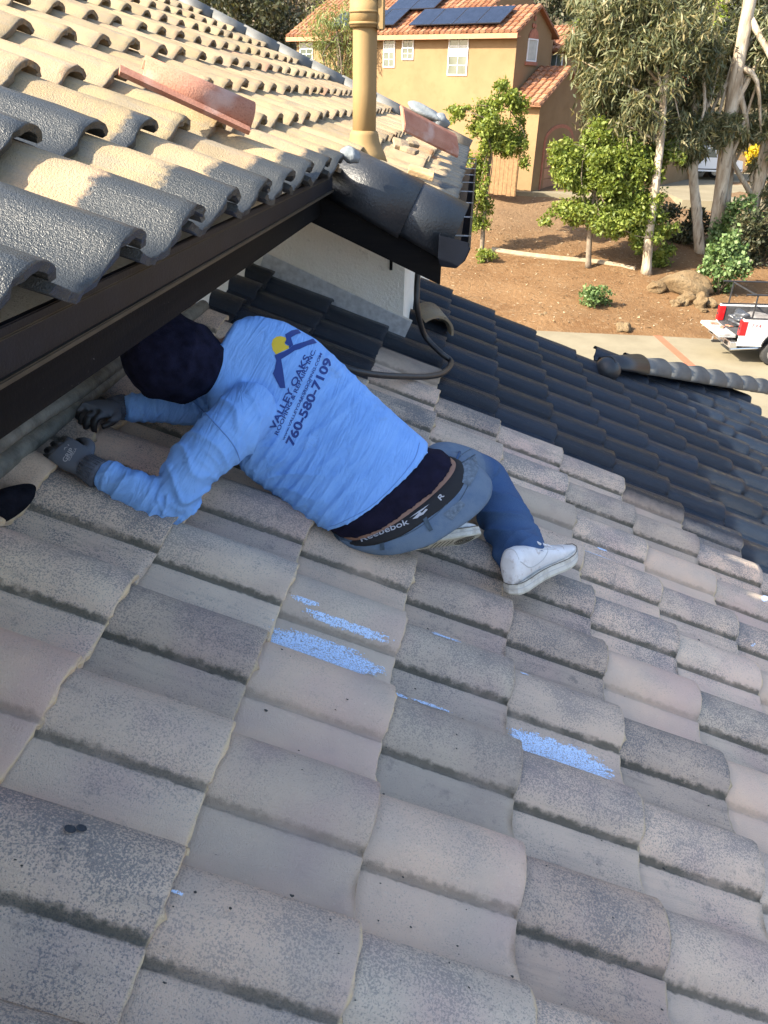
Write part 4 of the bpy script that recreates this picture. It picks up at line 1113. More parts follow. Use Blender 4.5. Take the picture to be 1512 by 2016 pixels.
# fallen leaves under the trees on the bank
vs = []; rg = np.random.default_rng(93)
pp = []
for i in range(5200):
    X, Y = rg.uniform(-6, 16), rg.uniform(26.9, 42)
    pp.append((X, Y, gz(X, Y) + (vn(X, Y, 1.3) - .5) * .16 + (vn(X, Y, 4) - .5) * .25 + .015))
pp = np.array(pp); n = len(pp); a_ = rg.uniform(0, 6.3, n); L = rg.uniform(.03, .10, n)
ax_ = np.stack([np.cos(a_), np.sin(a_), rg.normal(0, .15, n)], 1) * L[:, None]; sd_ = np.stack([-np.sin(a_), np.cos(a_), rg.normal(0, .2, n)], 1) * (L * .3)[:, None]
vs = np.stack([pp - ax_, pp + sd_, pp + ax_, pp - sd_], 1).reshape(-1, 3)
leaf_obj('leaf_litter', vs, leafmat('leaf_litter', (.10, .06, .03), (.28, .19, .10), (.45, .36, .24), .0), None, kind='stuff', label='dry fallen leaves scattered over the dirt bank')

# ================================================================== THE ROOFER
DEPS = bpy.context.evaluated_depsgraph_get
def ringtube(rings, seg=40):
    """rings: (centre, axisA, axisB, ra, rb, exponent) -> closed loft"""
    vs = []; fs = []
    for c, A, B, ra, rb, ex in rings:
        for k in range(seg):
            a = 2 * math.pi * k / seg; ca, sa = math.cos(a), math.sin(a)
            ca = math.copysign(abs(ca) ** ex, ca); sa = math.copysign(abs(sa) ** ex, sa)
            vs.append(np.array(c) + np.array(A) * ra * ca + np.array(B) * rb * sa)
    n = len(rings)
    for i in range(n - 1):
        for k in range(seg):
            k2 = (k + 1) % seg; fs.append((i * seg + k, i * seg + k2, (i + 1) * seg + k2, (i + 1) * seg + k))
    fs.append(tuple(range(seg - 1, -1, -1))); fs.append(tuple(range((n - 1) * seg, n * seg)))
    return vs, fs
def remesh(name, pieces, voxel, smooth, mat, parent=None, sub=0):
    """pieces: list of (verts, faces) closed shells -> one continuous skin"""
    mb = MB()
    for vs, fs in pieces: mb.add(vs, fs)
    me = mesh_from(name, mb.v, mb.f)
    bm = bmesh.new(); bm.from_mesh(me); bmesh.ops.recalc_face_normals(bm, faces=bm.faces); bm.to_mesh(me); bm.free()
    o = link(name, me)
    m = o.modifiers.new('r', 'REMESH'); m.mode = 'VOXEL'; m.voxel_size = voxel; m.use_smooth_shade = True
    s = o.modifiers.new('s', 'SMOOTH'); s.iterations = smooth; s.factor = .5
    me2 = bpy.data.meshes.new_from_object(o.evaluated_get(DEPS())); o.modifiers.clear(); o.data = me2; me2.name = name
    me2.materials.clear(); me2.materials.append(mat); me2.polygons.foreach_set('use_smooth', [True] * len(me2.polygons))
    if parent is not None: o.parent = parent; o.matrix_parent_inverse = parent.matrix_world.inverted()
    return o
def getco(me):
    a = np.empty(len(me.vertices) * 3, np.float32); me.vertices.foreach_get('co', a); return a.reshape(-1, 3).astype(float)
def getno(me):
    a = np.empty(len(me.vertices) * 3, np.float32); me.vertices.foreach_get('normal', a); return a.reshape(-1, 3).astype(float)
def setco(me, c): me.vertices.foreach_set('co', c.astype(np.float32).ravel()); me.update()
def sfield(P, k, seed, n=6):
    """smooth pseudo-noise in [-1,1]"""
    rg = np.random.default_rng(seed); r = 0
    for i in range(n):
        w = rg.normal(0, k, 3); r = r + np.sin(P @ w + rg.uniform(0, 6.3))
    return r / n * 1.4

# --- materials
t = NT('blue_jersey'); co = t.pos()
c = t.mix(t.map(t.noise(co, 12, 5, .6), .35, .68), (.18, .365, .74), (.225, .43, .82))
c = t.mix(t.map(t.noise(co, 7, 5, .7), .60, .76, 0, .45), c, (.16, .22, .32))
spn = nrm(lo(740, 950, .19) - lo(465, 726, .31)); lrn = nrm(lo(650, 700, .25) - lo(560, 980, .2)); lrn = nrm(lrn - spn * (lrn @ spn)); upn = np.cross(spn, lrn)
def dotp(v):
    nd = t.n('ShaderNodeVectorMath', operation='DOT_PRODUCT'); t.l(co, nd.inputs[0]); nd.inputs[1].default_value = tuple(map(float, v)); return nd.outputs['Value']
cx = t.n('ShaderNodeCombineXYZ'); t.l(t.math('MULTIPLY', t.math('ADD', dotp(spn), t.math('MULTIPLY', dotp(lrn), .25)), 34), cx.inputs[0]); t.l(t.math('MULTIPLY', dotp(lrn), 5), cx.inputs[1]); t.l(t.math('MULTIPLY', dotp(upn), 8), cx.inputs[2])
wr = t.noise(cx.outputs[0], 1.0, 4, .55, dist=.9)
bmp1 = t.bump(t.map(wr, .3, .75, 0, 1, True), .38, .016)
M['shirt'] = t.done(c, .9, t.bump(t.noise(co, 700, 2), .15, .002, bmp1), .15)
M['shirt_seam'] = simple('shirt_seam', (.12, .25, .54), .9)
M['navyprint'] = simple('navy_print', (.008, .035, .20), .6)
M['yellowprint'] = simple('yellow_print', (.66, .47, .02), .6)
M['navy'] = simple('navy_hood', (.010, .011, .026), .95, 0, 30, .5, .5, 260, spec=.08)
M['under'] = simple('navy_undershirt', (.010, .009, .022), .85, 0, 25, .3, .2, 220, spec=.1)
M['band'] = M.get('band'); M['waistband'] = simple('black_waistband', (.008, .008, .010), .8)
M['greyprint'] = simple('grey_print', (.42, .42, .44), .7)
M['skin'] = simple('skin', (.22, .115, .075), .55, 0, 20, .15)
t = NT('denim'); co = t.pos()
f = t.attr('fadej', 'GEOMETRY')
weave = t.noise(t.scale3(co, (900, 900, 300)), 1, 2)
c = t.mix(f, (.018, .060, .165), (.135, .18, .23))
c = t.mix(t.map(t.noise(co, 16, 5, .7), .45, .7, 0, .55), c, (.04, .085, .17))
c = t.mix(t.map(weave, .3, .7, 0, .25), c, (.22, .28, .35))
M['denim'] = t.done(c, .9, t.bump(weave, .2, .002), .15)
M['denim_seam'] = simple('denim_stitch', (.05, .075, .10), .9, 0, 60, .4)
t = NT('shoe_leather'); co = t.pos()
c = t.mix(t.map(t.noise(co, 18, 5, .7), .42, .66), (.62, .62, .62), (.70, .70, .70))
c = t.mix(t.map(t.noise(co, 22, 6, .75), .56, .70, 0, .8), c, (.30, .22, .17))
M['shoe'] = t.done(c, .5, t.bump(t.noise(co, 60, 3), .1, .003))
t = NT('shoe_sole'); co = t.pos()
c = t.mix(t.map(t.noise(co, 25, 5, .7), .45, .68), (.60, .58, .52), (.36, .32, .26))
M['shoe_line'] = simple('shoe_line', (.46, .45, .44), .7)
M['sole'] = t.done(c, .7)
M['outsole'] = simple('outsole_rubber', (.46, .43, .34), .8, 0, 30, .25)
M['groove'] = simple('tread_groove', (.10, .09, .07), .9)
t = NT('glove'); co = t.pos()
dip = t.attr('dip', 'GEOMETRY')
c = t.mix(dip, (.10, .115, .145), (.010, .010, .012))
M['glove'] = t.done(c, t.map(dip, 0, 1, .9, .45), t.bump(t.noise(co, 500, 2), .25, .002))
M['cuff'] = simple('glove_cuff', (.07, .08, .105), .9, 0, 60, .3)

person = empty('person', lo(780, 1080, .03), label='roofer in light blue long-sleeved shirt and jeans lying under the eave', category='person')
bpy.context.view_layer.update()
def adopt(o, par=person):
    o.parent = par; o.matrix_parent_inverse = par.matrix_world.inverted(); return o

CAMV = lambda p: nrm(-np.array(p))             # towards the eye
# torso rings: left pixel, right pixel, height of the centre over the roof, half depth, depth tilt, sag of the back
def tring(L, Rr, h, dep, dd, sag, ex=.85, grow=1.0):
    mid = ((L[0] + Rr[0]) / 2, (L[1] + Rr[1]) / 2); c = lo(*mid, h); D = np.linalg.norm(c)
    a = nrm(ray(*L)) * (D - dd / 2); b = nrm(ray(*Rr)) * (D + dd / 2)
    A = nrm(b - a); w = np.linalg.norm(b - a) / 2 * grow
    return [c, A, w, dep * grow, sag, ex]
TR = {'neck': tring((398, 752), (447, 655), .345, .065, .05, 0),
      'collar': tring((404, 775), (462, 632), .34, .085, .07, 0),
      'shoulder': tring((424, 830), (505, 622), .315, .105, .10, 0),
      'chest1': tring((452, 885), (560, 634), .285, .125, .11, 0),
      'chest2': tring((485, 932), (622, 668), .255, .13, .11, .0),
      'mid1': tring((525, 962), (675, 716), .225, .125, .10, .01),
      'mid2': tring((572, 995), (735, 775), .212, .12, .11, .02),
      'mid3': tring((615, 1025), (795, 830), .20, .115, .12, .035),
      'hem': tring((646, 1044), (838, 868), .193, .115, .13, .05)}
order = ['neck', 'collar', 'shoulder', 'chest1', 'chest2', 'mid1', 'mid2', 'mid3', 'hem']
SP = nrm(TR['hem'][0] - TR['shoulder'][0])       # down the spine
def place(r, extra=0.0, sagx=0.0):
    c, A, w, d, sag, ex = r
    B = CAMV(c); B = nrm(B - A * (A @ B)); Bs = B * d + SP * (sag + sagx); n = np.linalg.norm(Bs)
    return (c, A, Bs / n, w + extra, n + extra, ex)
shirt_rings = [place(TR[k]) for k in order]
# arms
def arm(pts, rad, seg=24):
    m = MB(); m.tube(catmull(pts, 6), list(np.interp(np.linspace(0, len(rad) - 1, (len(pts) - 1) * 6 + 1), range(len(rad)), rad)), seg); return m.v, m.f
shL = lo(452, 850, .255); elL = lo(335, 985, .075); wrL = lo(196, 928, .075)
armL = [lo(500, 800, .28), shL, (shL + elL) / 2 + np.array([-.01, -.02, .01]), elL, (elL + wrL) / 2 + np.array([0, -.01, -.005]), wrL]
shR = lo(500, 668, .34); elR = lo(395, 800, .11); wrR = lo(243, 803, .075)
armR = [lo(520, 720, .31), shR, (shR + elR) / 2, elR, (elR + wrR) / 2, wrR]
pieces = [ringtube(shirt_rings, 48), arm(armL, [.085, .086, .075, .062, .056, .044]), arm(armR, [.08, .08, .07, .06, .052, .044])]
shirt = remesh('shirt', pieces, .0075, 14, M['shirt'], person)
# folds: fans from the armpit, bands round the waist, rings on the sleeves
me = shirt.data; Pc = getco(me) ; Nn = getno(me)
hemc = TR['hem'][0]; u = (Pc - TR['shoulder'][0]) @ SP; Ltot = np.linalg.norm(hemc - TR['shoulder'][0]); u = u / Ltot
arp = lo(470, 930, .2); dist = np.linalg.norm(Pc - arp, axis=1)
LRm = TR['mid1'][1]; lat = (Pc - TR['mid1'][0]) @ LRm
ridge = lambda p, k=2.2: (1 - np.abs(np.sin(p))) ** k
lowm = .55 + .45 * sfield(Pc, 7, 31)
w1 = np.clip((u - .22) / .3, 0, 1)
side = np.clip((.02 - lat) / .2, 0, 1)              # stronger at his left side
ph = u * Ltot * 190 + lat * 26 + sfield(Pc, 11, 1) * 2.2
f1 = (ridge(ph * .42 + sfield(Pc, 16, 33) * 1.6) - .3) * .0068 * w1 * np.clip(.12 + 1.1 * side, 0, 1) * np.clip(lowm, .15, 1)
ph2 = u * Ltot * 118 - lat * 16 + sfield(Pc, 8, 2) * 2.5
f2 = (ridge(ph2 * .5 + sfield(Pc, 13, 34) * 2.0, 1.8) - .35) * .0042 * w1 * np.clip(.55 + .45 * sfield(Pc, 6, 35), 0, 1)
az = np.arctan2(((Pc - arp) @ SP), ((Pc - arp) @ LRm))
f3 = (ridge(az * 8.5 + sfield(Pc, 9, 3) * 1.6) - .3) * .0075 * np.exp(-((dist - .14) / .11) ** 2)
def along(P, pts):
    pts = catmull(pts, 10); best = np.full(len(P), 1e9); s = np.zeros(len(P)); acc = 0
    for a, b in zip(pts[:-1], pts[1:]):
        d = b - a; L = np.linalg.norm(d); q = np.clip((P - a) @ d / (L * L), 0, 1); r = np.linalg.norm(P - a - q[:, None] * d, axis=1)
        m = r < best; best[m] = r[m]; s[m] = (acc + q * L)[m]; acc += L
    return s, best, acc
disp = f1 + f2 + f3
for pts, sd0 in ((armL, 21), (armR, 22)):
    s, r, tot = along(Pc, pts); on = (r < .10) & (s > .10 * tot); q = s / tot
    amp = np.clip((q - .18) / .2, 0, 1) * .0058
    bend = np.exp(-((q - .62) / .16) ** 2)
    rgf = (ridge(s * 62 + sfield(Pc, 15, sd0) * 3.0, 2.0) - .3) * amp * 1.7 * (.4 + .8 * bend) * np.clip(.6 + .5 * sfield(Pc, 14, sd0 + 3), .1, 1.1) + (ridge(s * 105 + sfield(Pc, 22, sd0 + 1) * 3) - .3) * amp * .7 * np.clip(.5 + .6 * sfield(Pc, 17, sd0 + 5), 0, 1)
    disp = np.where(on & (q > .3), rgf, disp + np.where(on, rgf * .5, 0))
disp += sfield(Pc, 26, 9) * .0012
disp *= np.clip((1.02 - u) / .10, .12, 1)
Pc = Pc + Nn * (disp * 1.9)[:, None]
for q in range(3):
    pass
setco(me, Pc)
sm = shirt.modifiers.new('sub', 'SUBSURF'); sm.levels = 0; sm.render_levels = 1
SH_BVH = BVHTree.FromPolygons([tuple(v) for v in Pc], [tuple(p.vertices) for p in me.polygons])
# neck and sleeve seams are part of the shirt
def surf_line(name, pxs, bvh, r, mat, parent, n=10, off=.0005):
    pts = []
    for x, y in [tuple(p) for p in catmull([np.array([*p, 0.]) for p in pxs], n) for p in [p[:2]]]:
        d = V(nrm(ray(x, y))); h = bvh.ray_cast(Vector((0, 0, 0)), d)
        if h[0] is not None: pts.append(np.array(h[0]) + np.array(h[1]) * off)
    if len(pts) > 1: return adopt(MB().tube(pts, r, 6).build(name, mat, smooth=True), parent)
surf_line('seam', [(380, 790), (420, 830), (462, 880), (476, 925)], SH_BVH, .0016, M['shirt_seam'], shirt)
surf_line('hem_stitch', [(826, 872), (815, 905), (775, 955), (725, 1000), (668, 1030), (650, 1036)], SH_BVH, .0012, M['shirt_seam'], shirt)
surf_line('collar', [(442, 648), (432, 690), (420, 740), (405, 770)], SH_BVH, .006, M['shirt'], shirt)

# --- prints projected on the cloth
def project(verts2d, faces, bvh, name, mat, parent, off=.0012, maxe=2.2):
    """verts in photo pixels -> shell on the cloth"""
    bm = bmesh.new(); vv = [bm.verts.new((x, y, 0)) for x, y in verts2d]
    for f in faces:
        try: bm.faces.new([vv[i] for i in f])
        except ValueError: pass
    bmesh.ops.triangulate(bm, faces=bm.faces)
    for _ in range(7):
        es = [e for e in bm.edges if e.calc_length() > maxe]
        if not es: break
        bmesh.ops.subdivide_edges(bm, edges=es, cuts=1); bmesh.ops.triangulate(bm, faces=[f for f in bm.faces if len(f.verts) > 3])
    dead = []
    for v in bm.verts:
        h = bvh.ray_cast(Vector((0, 0, 0)), V(nrm(ray(v.co.x, v.co.y))))
        if h[0] is None: dead.append(v); continue
        n = h[1]; n = n if n.dot(h[0]) < 0 else -n
        v.co = h[0] + n * off
    bmesh.ops.delete(bm, geom=dead, context='VERTS')
    me = bpy.data.meshes.new(name); bm.to_mesh(me); bm.free(); me.materials.append(mat)
    return adopt(link(name, me), parent)
def text2d(s, start, end, capv, font_h=.729, shear=.0, bolder=.012):
    cu = bpy.data.curves.new('txt', 'FONT'); cu.body = s; cu.size = 1; cu.resolution_u = 3; cu.shear = shear; cu.offset = bolder; cu.fill_mode = 'FRONT'
    ob = bpy.data.objects.new('txt', cu); COL.objects.link(ob)
    m = bpy.data.meshes.new_from_object(ob.evaluated_get(DEPS())); bpy.data.objects.remove(ob); bpy.data.curves.remove(cu)
    co = getco(m); fs = [tuple(p.vertices) for p in m.polygons]; bpy.data.meshes.remove(m)
    x0, x1 = co[:, 0].min(), co[:, 0].max(); S, E_, C_ = np.array(start, float), np.array(end, float), np.array(capv, float)
    q = S + (co[:, :1] - x0) / (x1 - x0) * (E_ - S) + co[:, 1:2] / font_h * C_
    return [tuple(v) for v in q], fs
Z4 = lambda x, y: (500 + x / 7.2, 620 + y / 7.2)
def bold(txt, s, e, cv, name, mat, bvh=None, parent=None, shear=0.0, wide=0.0):
    v, f = text2d(txt, Z4(*s), Z4(*e), (cv[0] / 7.2, cv[1] / 7.2), shear=shear, bolder=.014 + .012 * wide)
    project(v, f, SH_BVH, name, mat, shirt)
    if False:                                      # second pass shifted along the line thickens the strokes
        d = nrm(np.array([e[0] - s[0], e[1] - s[1]])) * wide; v2 = [(a + d[0], b + d[1]) for a, b in v]
        o = project(v2, f, SH_BVH, name, mat, shirt, off=.0015)
bold('VALLEY OAKS', (290, 1640), (790, 600), (-80, -45), 'print', M['navyprint'], wide=1.0)
bold('ROOFING & REPAIRS INC.', (338, 1710), (878, 505), (-52, -28), 'print', M['navyprint'], wide=.55)
bold('LIC. #1079792', (678, 1232), (828, 925), (-24, -13), 'print', M['navyprint'])
bold('www.VALLEYOAKSROOFING.COM', (425, 1780), (968, 556), (-34, -20), 'print', M['navyprint'], wide=.35)
bold('760-580-7109', (552, 1865), (1112, 648), (-112, -52), 'print', M['navyprint'], wide=1.6)
def poly(pts, name, mat, off=.0012): project([Z4(*p) for p in pts], [tuple(range(len(pts)))], SH_BVH, name, mat, shirt, off=off, maxe=3)
poly([(310, 562), (265, 500), (248, 420), (265, 350), (320, 310), (380, 303), (440, 320), (460, 345), (450, 370), (432, 405), (455, 432), (497, 442), (490, 478), (400, 520)], 'print', M['yellowprint'])
poly([(290, 572), (430, 520), (500, 480), (560, 430), (640, 405), (740, 375), (835, 340), (890, 400), (760, 435), (640, 490), (580, 505), (500, 560), (385, 630), (410, 780), (435, 960), (445, 1038), (370, 1038), (355, 890), (265, 832), (295, 765), (335, 790), (315, 650)], 'print', M['navyprint'], .0016)
poly([(440, 280), (530, 225), (620, 210), (665, 262), (590, 285), (520, 325), (555, 432), (500, 477), (490, 440), (435, 400), (455, 350)], 'print', M['navyprint'], .0020)

# --- hips: undershirt, waistband, jeans
PV = {'in': tring((610, 1020), (800, 838), 0.210, .095, 0.14, .04),
      'hem': tring((650, 1042), (834, 872), 0.195, .106, 0.13, .06),
      'u2': tring((662, 1050), (862, 880), 0.185, .106, 0.13, .060),
      'u3': tring((668, 1056), (876, 888), 0.180, .106, 0.13, .081),
      's': tring((672, 1058), (882, 892), 0.179, .102, 0.13, .072),
      'w': tring((676, 1060), (888, 896), 0.178, .104, 0.13, .066),
      'w2': tring((680, 1064), (894, 900), 0.176, .105, 0.13, .100),
      'j0': tring((655, 1054), (902, 886), 0.178, .113, 0.14, .098),
      'j1': tring((672, 1070), (922, 898), 0.174, .120, 0.14, .118),
      'j2': tring((705, 1080), (940, 917), 0.168, .118, 0.14, .130),
      'j3': tring((755, 1078), (945, 945), 0.165, .11, 0.13, .09),
      'j4': tring((800, 1065), (930, 965), 0.160, .08, 0.12, .05)}
us = remesh('undershirt', [ringtube([place(PV['in'], -.03), place(PV['hem'], -.016), place(PV['u2']), place(PV['u3'])], 40)], .008, 8, M['under'], person)
c = getco(us.data); c += getno(us.data) * (np.sin(((c - hemc) @ SP) * 150 + sfield(c, 12, 4) * 2) * .0016)[:, None]; setco(us.data, c)
sk = [place(PV['u2'], -.03), place(PV['u3'], -.03), place(PV['w'], -.03), place(PV['j1'], -.04)]
lb = remesh('lower_back', [ringtube([place(PV['u2'], -.010), place(PV['u3'], -.008), place(PV['s'], -.0045), place(PV['w2'], -.008)], 40)], .006, 4, M['skin'], person)
wb = [place(PV['w'], -.010, .002), place(PV['w'], .004, .008), place(PV['w2'], .006), place(PV['j1'], -.02)]
band = remesh('waistband', [ringtube(wb, 40)], .007, 6, M['waistband'], person)
hipR = lo(880, 925, .18); knR = lo(955, 955, .14); anR = lo(1034, 1112, .09)
hipL = lo(735, 1010, .10); knL = lo(650, 960, .07); anL = lo(815, 1062, .075)
legR = [lo(850, 950, .16), hipR, knR, (knR + anR) / 2 + np.array([.012, -.01, .0]), anR]
legL = [lo(800, 1030, .07), lo(760, 1030, .055), lo(700, 1005, .05)]; hipL = legL[1]; knL = legL[2]
shinL = [knL, (knL + anL) / 2, anL]
jr = [place(PV[k]) for k in ('j0', 'j1', 'j2', 'j3', 'j4')]
jeans = remesh('jeans', [ringtube(jr, 44), arm(legR, [.10, .102, .098, .088, .084]), arm(legL, [.07, .07, .06]), arm(shinL, [.055, .05, .045])], .0075, 10, M['denim'], person)
me = jeans.data; c = getco(me); n = getno(me)
s, r, tot = along(c, legR); q = s / tot; on = (r < .11) & (q > .3)
lax = nrm(np.cross(anR - knR, CAMV(anR)))
fold = (ridge(s * 17 + ((c - knR) @ lax) * 26 + sfield(c, 13, 6) * 2.4, 1.6) - .35) * .017 * np.clip((q - .35) / .2, 0, 1) + sfield(c, 30, 16) * .003 + (ridge(s * 45 + sfield(c, 16, 17) * 3, 2) - .3) * .007 * np.clip((q - .72) / .15, 0, 1) + np.abs(sfield(c, 22, 8)) * .008 * np.clip((q - .75) / .2, 0, 1)
hipf = np.sin(sfield(c, 14, 7) * 4) * .0022
c = c + n * np.where(on, fold, hipf)[:, None]; setco(me, c)
fade = np.clip(.9 - np.clip((q - .22) / .22, 0, 1) * on * 1.2, .0, 1) * .9 + .12 * sfield(c, 9, 5) + on * .05
at = me.attributes.new('fadej', 'FLOAT', 'POINT'); at.data.foreach_set('value', np.clip(fade, 0, 1).astype(np.float32))
J_BVH = BVHTree.FromPolygons([tuple(v) for v in c], [tuple(p.vertices) for p in me.polygons])
sb = jeans.modifiers.new('sub', 'SUBSURF'); sb.levels = 0; sb.render_levels = 1
W_BVH = BVHTree.FromPolygons([tuple(v) for v in getco(band.data)], [tuple(p.vertices) for p in band.data.polygons])
# jeans trim: waist edge, stitch lines, belt loops, pocket, cuff
for k, pts in enumerate(([(905, 890), (880, 950), (835, 1005), (770, 1042), (700, 1052), (660, 1050)],)):
    surf_line('waist_edge', pts, J_BVH, .0045, M['denim'], jeans)
surf_line('stitch', [(925, 905), (900, 965), (850, 1020), (785, 1058), (710, 1068), (672, 1062)], J_BVH, .0011, M['denim_seam'], jeans)
surf_line('stitch', [(935, 880), (905, 900), (882, 950)], J_BVH, .0011, M['denim_seam'], jeans)
surf_line('pocket_edge', [(885, 905), (905, 912), (935, 895)], J_BVH, .002, M['denim_seam'], jeans)
surf_line('seam', [(930, 905), (928, 940), (905, 985), (880, 1010)], J_BVH, .0012, M['denim_seam'], jeans)
def loop_(p0, p1, w=4.5):
    d = nrm(np.array([p1[0] - p0[0], p1[1] - p0[1]])); nn = np.array([-d[1], d[0]]) * w; p0, p1 = np.array(p0, float), np.array(p1, float)
    project([tuple(p0 + nn), tuple(p1 + nn), tuple(p1 - nn), tuple(p0 - nn)], [(0, 1, 2, 3)], J_BVH, 'belt_loop', M['denim_seam'], jeans, off=.004, maxe=4)
loop_((751, 1048), (753, 1082)); loop_((833, 1015), (848, 1045)); loop_((874, 955), (890, 968)); loop_((655, 1050), (668, 1066))
cf = anR; cd = nrm(anR - knR)
adopt(MB().tube([cf - cd * .022, cf + cd * .012], [.086, .088], 28, caps=False).build('cuff', M['denim'], smooth=True), jeans)
M['patch'] = simple('faded_denim', (.125, .16, .20), .9, 0, 90, .35, .2, 500, spec=.1)
for pk in ([(884, 908), (908, 914), (936, 898), (942, 925), (925, 958), (898, 945)], [(872, 1012), (906, 985), (916, 994), (890, 1024)]):
    project(pk, [tuple(range(len(pk)))], J_BVH, 'pocket', M['patch'], jeans, off=.0025, maxe=4)
# waistband lettering
v, f = text2d('Reebebok', (712, 1067), (806, 1031), (-4.2, -10.5)); project(v, f, W_BVH, 'print', M['greyprint'], band, off=.0015)
v, f = text2d('R', (868, 986), (875, 976), (-7, -7)); project(v, f, W_BVH, 'print', M['greyprint'], band, off=.0015)
for q in ([(806, 1020), (822, 1008), (846, 992), (830, 1006)], [(812, 1022), (826, 1008), (831, 1010), (822, 1020)], [(824, 1017), (838, 1002), (842, 1003), (833, 1013)]):
    project(q, [(0, 1, 2, 3)], W_BVH, 'print', M['greyprint'], band, off=.0015, maxe=4)
# body: one continuous figure under the clothes
headc = lo(345, 712, .30)
def shrink(rs, k=.02): return [(c_, A, B, a - k, b_ - k, e) for c_, A, B, a, b_, e in rs]
body_rings = shrink(shirt_rings, .02) + sk[1:]
neck = arm([TR['collar'][0], TR['neck'][0], headc], [.055, .055, .06], 16)
hd = ringtube([(headc + nrm(headc - TR['neck'][0]) * z, nrm(np.cross(SP, CAMV(headc))), CAMV(headc), r, r * 1.05, 1) for z, r in ((-.10, .045), (-.07, .075), (-.02, .092), (.04, .09), (.085, .065), (.105, .03))], 20)
body = remesh('body', [ringtube(body_rings, 36), neck, hd, arm(armL, [.06, .06, .055, .045, .04, .032], 16), arm(armR, [.06, .06, .05, .045, .04, .032], 16), arm(legR, [.08, .08, .07, .06, .055], 16), arm(legL, [.05, .05, .045], 16), arm(shinL, [.04, .04, .035], 16)], .011, 5, M['skin'], person)
# hood
hc = lo(345, 708, .315); Aup = nrm(hc - TR['shoulder'][0]); Bc = CAMV(hc); Cx = nrm(np.cross(Aup, Bc)); Bc = nrm(np.cross(Cx, Aup))
hr = []
for z, ra, rb in ((.16, .035, .04), (.150, .075, .075), (.115, .112, .110), (.06, .134, .130), (.0, .140, .135), (-.06, .128, .12), (-.11, .10, .10), (-.15, .085, .09)):
    hr.append((hc + Aup * z * .90 + Cx * .0, Cx, Bc, ra * .94, rb * .94, .9))
hood = remesh('hood', [ringtube(hr, 36)], .008, 10, M['navy'], person)
c = getco(hood.data); n = getno(hood.data); z = (c - hc) @ Aup
c = c + n * ((ridge(z * 26 + ((c - hc) @ Cx) * 17 + sfield(c, 8, 3) * 2.2, 1.8) - .35) * .009 + sfield(c, 13, 5) * .006)[:, None]
fl = np.clip(((c - hc) @ Cx) / .13, 0, 1) ; setco(hood.data, c)

# --- gloved hands
def hand(name, wrist, dirv, upv, side, curl, spread, label):
    d = nrm(dirv); z = nrm(np.array(upv) - d * (np.array(upv) @ d)); s = np.cross(z, d) * side
    pcs = []
    palm = [(wrist + d * x, s, z, w, th, .75) for x, w, th in ((-.015, .030, .024), (.01, .036, .024), (.045, .044, .024), (.075, .045, .021), (.095, .041, .017))]
    pcs.append(ringtube(palm, 20))
    for i, (off, L) in enumerate(((-.033, .066), (-.011, .076), (.011, .072), (.032, .058))):
        base = wrist + d * (.082 - abs(off) * .12) + s * off; p = [base]; ang = 0.0; dr = nrm(d + s * off * spread)
        for j, fr_ in enumerate((.42, .32, .26)):
            ang += curl[j]; q = nrm(dr * math.cos(ang) - z * math.sin(ang)); p.append(p[-1] + q * L * fr_ * 1.12)
        pcs.append(arm(p, [.0115, .0105, .0098, .0085], 10))
    tb = wrist + d * .025 - s * .030
    pcs.append(arm([tb, tb + nrm(-s * .8 + d * .6 - z * .15) * .036, tb + nrm(-s * .55 + d * .8 - z * .3) * .066, tb + nrm(-s * .35 + d * .95 - z * .4) * .090], [.016, .0135, .0115, .009], 10))
    o = remesh(name, pcs, .0036, 4, M['glove'], person); o['label'] = label
    c = getco(o.data); x = (c - wrist) @ d; zz = (c - wrist) @ z
    dp = np.clip((x - .105 + .02 * sfield(c, 60, 3)) / .008, 0, 1); dp = np.maximum(dp, np.clip((-zz - .008) / .006, 0, 1))
    a = o.data.attributes.new('dip', 'FLOAT', 'POINT'); a.data.foreach_set('value', dp.astype(np.float32))
    cu = MB().tube([wrist - d * .045 + z * 0, wrist - d * .02, wrist + d * .004], [.040, .037, .0345], 28); adopt(cu.build('cuff', M['cuff'], smooth=True), o)
    for k in range(26):
        a_ = 2 * math.pi * k / 26; rr = s * math.cos(a_) + z * math.sin(a_)
        adopt(MB().tube([wrist - d * .044 + rr * .0402, wrist + d * .004 + rr * .0346], .0018, 5).build('rib', M['cuff']), o)
    return o
wl_ = wrL + nrm(wrL - elL) * .035
handL = hand('glove', wl_, lo(95, 868, .07) - wl_, nrm(CAMV(wl_) + NL * .6), 1, (.25, .35, .3), 3.0, 'grey knit glove with black dipped fingers on his left hand')
wr_ = wrR + nrm(wrR - elR) * .03
handR = hand('glove', wr_, lo(120, 812, .10) - wr_, nrm(CAMV(wr_) * .4 + np.array([0, .5, .6])), -1, (.6, .8, .5), 1.5, 'dark glove of his right hand reaching under the eave')
G_BVH = BVHTree.FromPolygons([tuple(v) for v in getco(handL.data)], [tuple(p.vertices) for p in handL.data.polygons])
ZG = lambda x, y: (x / 5.04, 740 + y / 5.04)
for txt, s_, e_, cv in (('GRIP', (655, 860), (735, 735), (-42, -25)), ('GORILLA', (690, 845), (765, 725), (-20, -12)), ('A1', (635, 740), (690, 690), (-14, -10))):
    v, f = text2d(txt, ZG(*s_), ZG(*e_), (cv[0] / 5.04, cv[1] / 5.04)); project(v, f, G_BVH, 'print', M['greyprint'], handL, off=.0008, maxe=3)

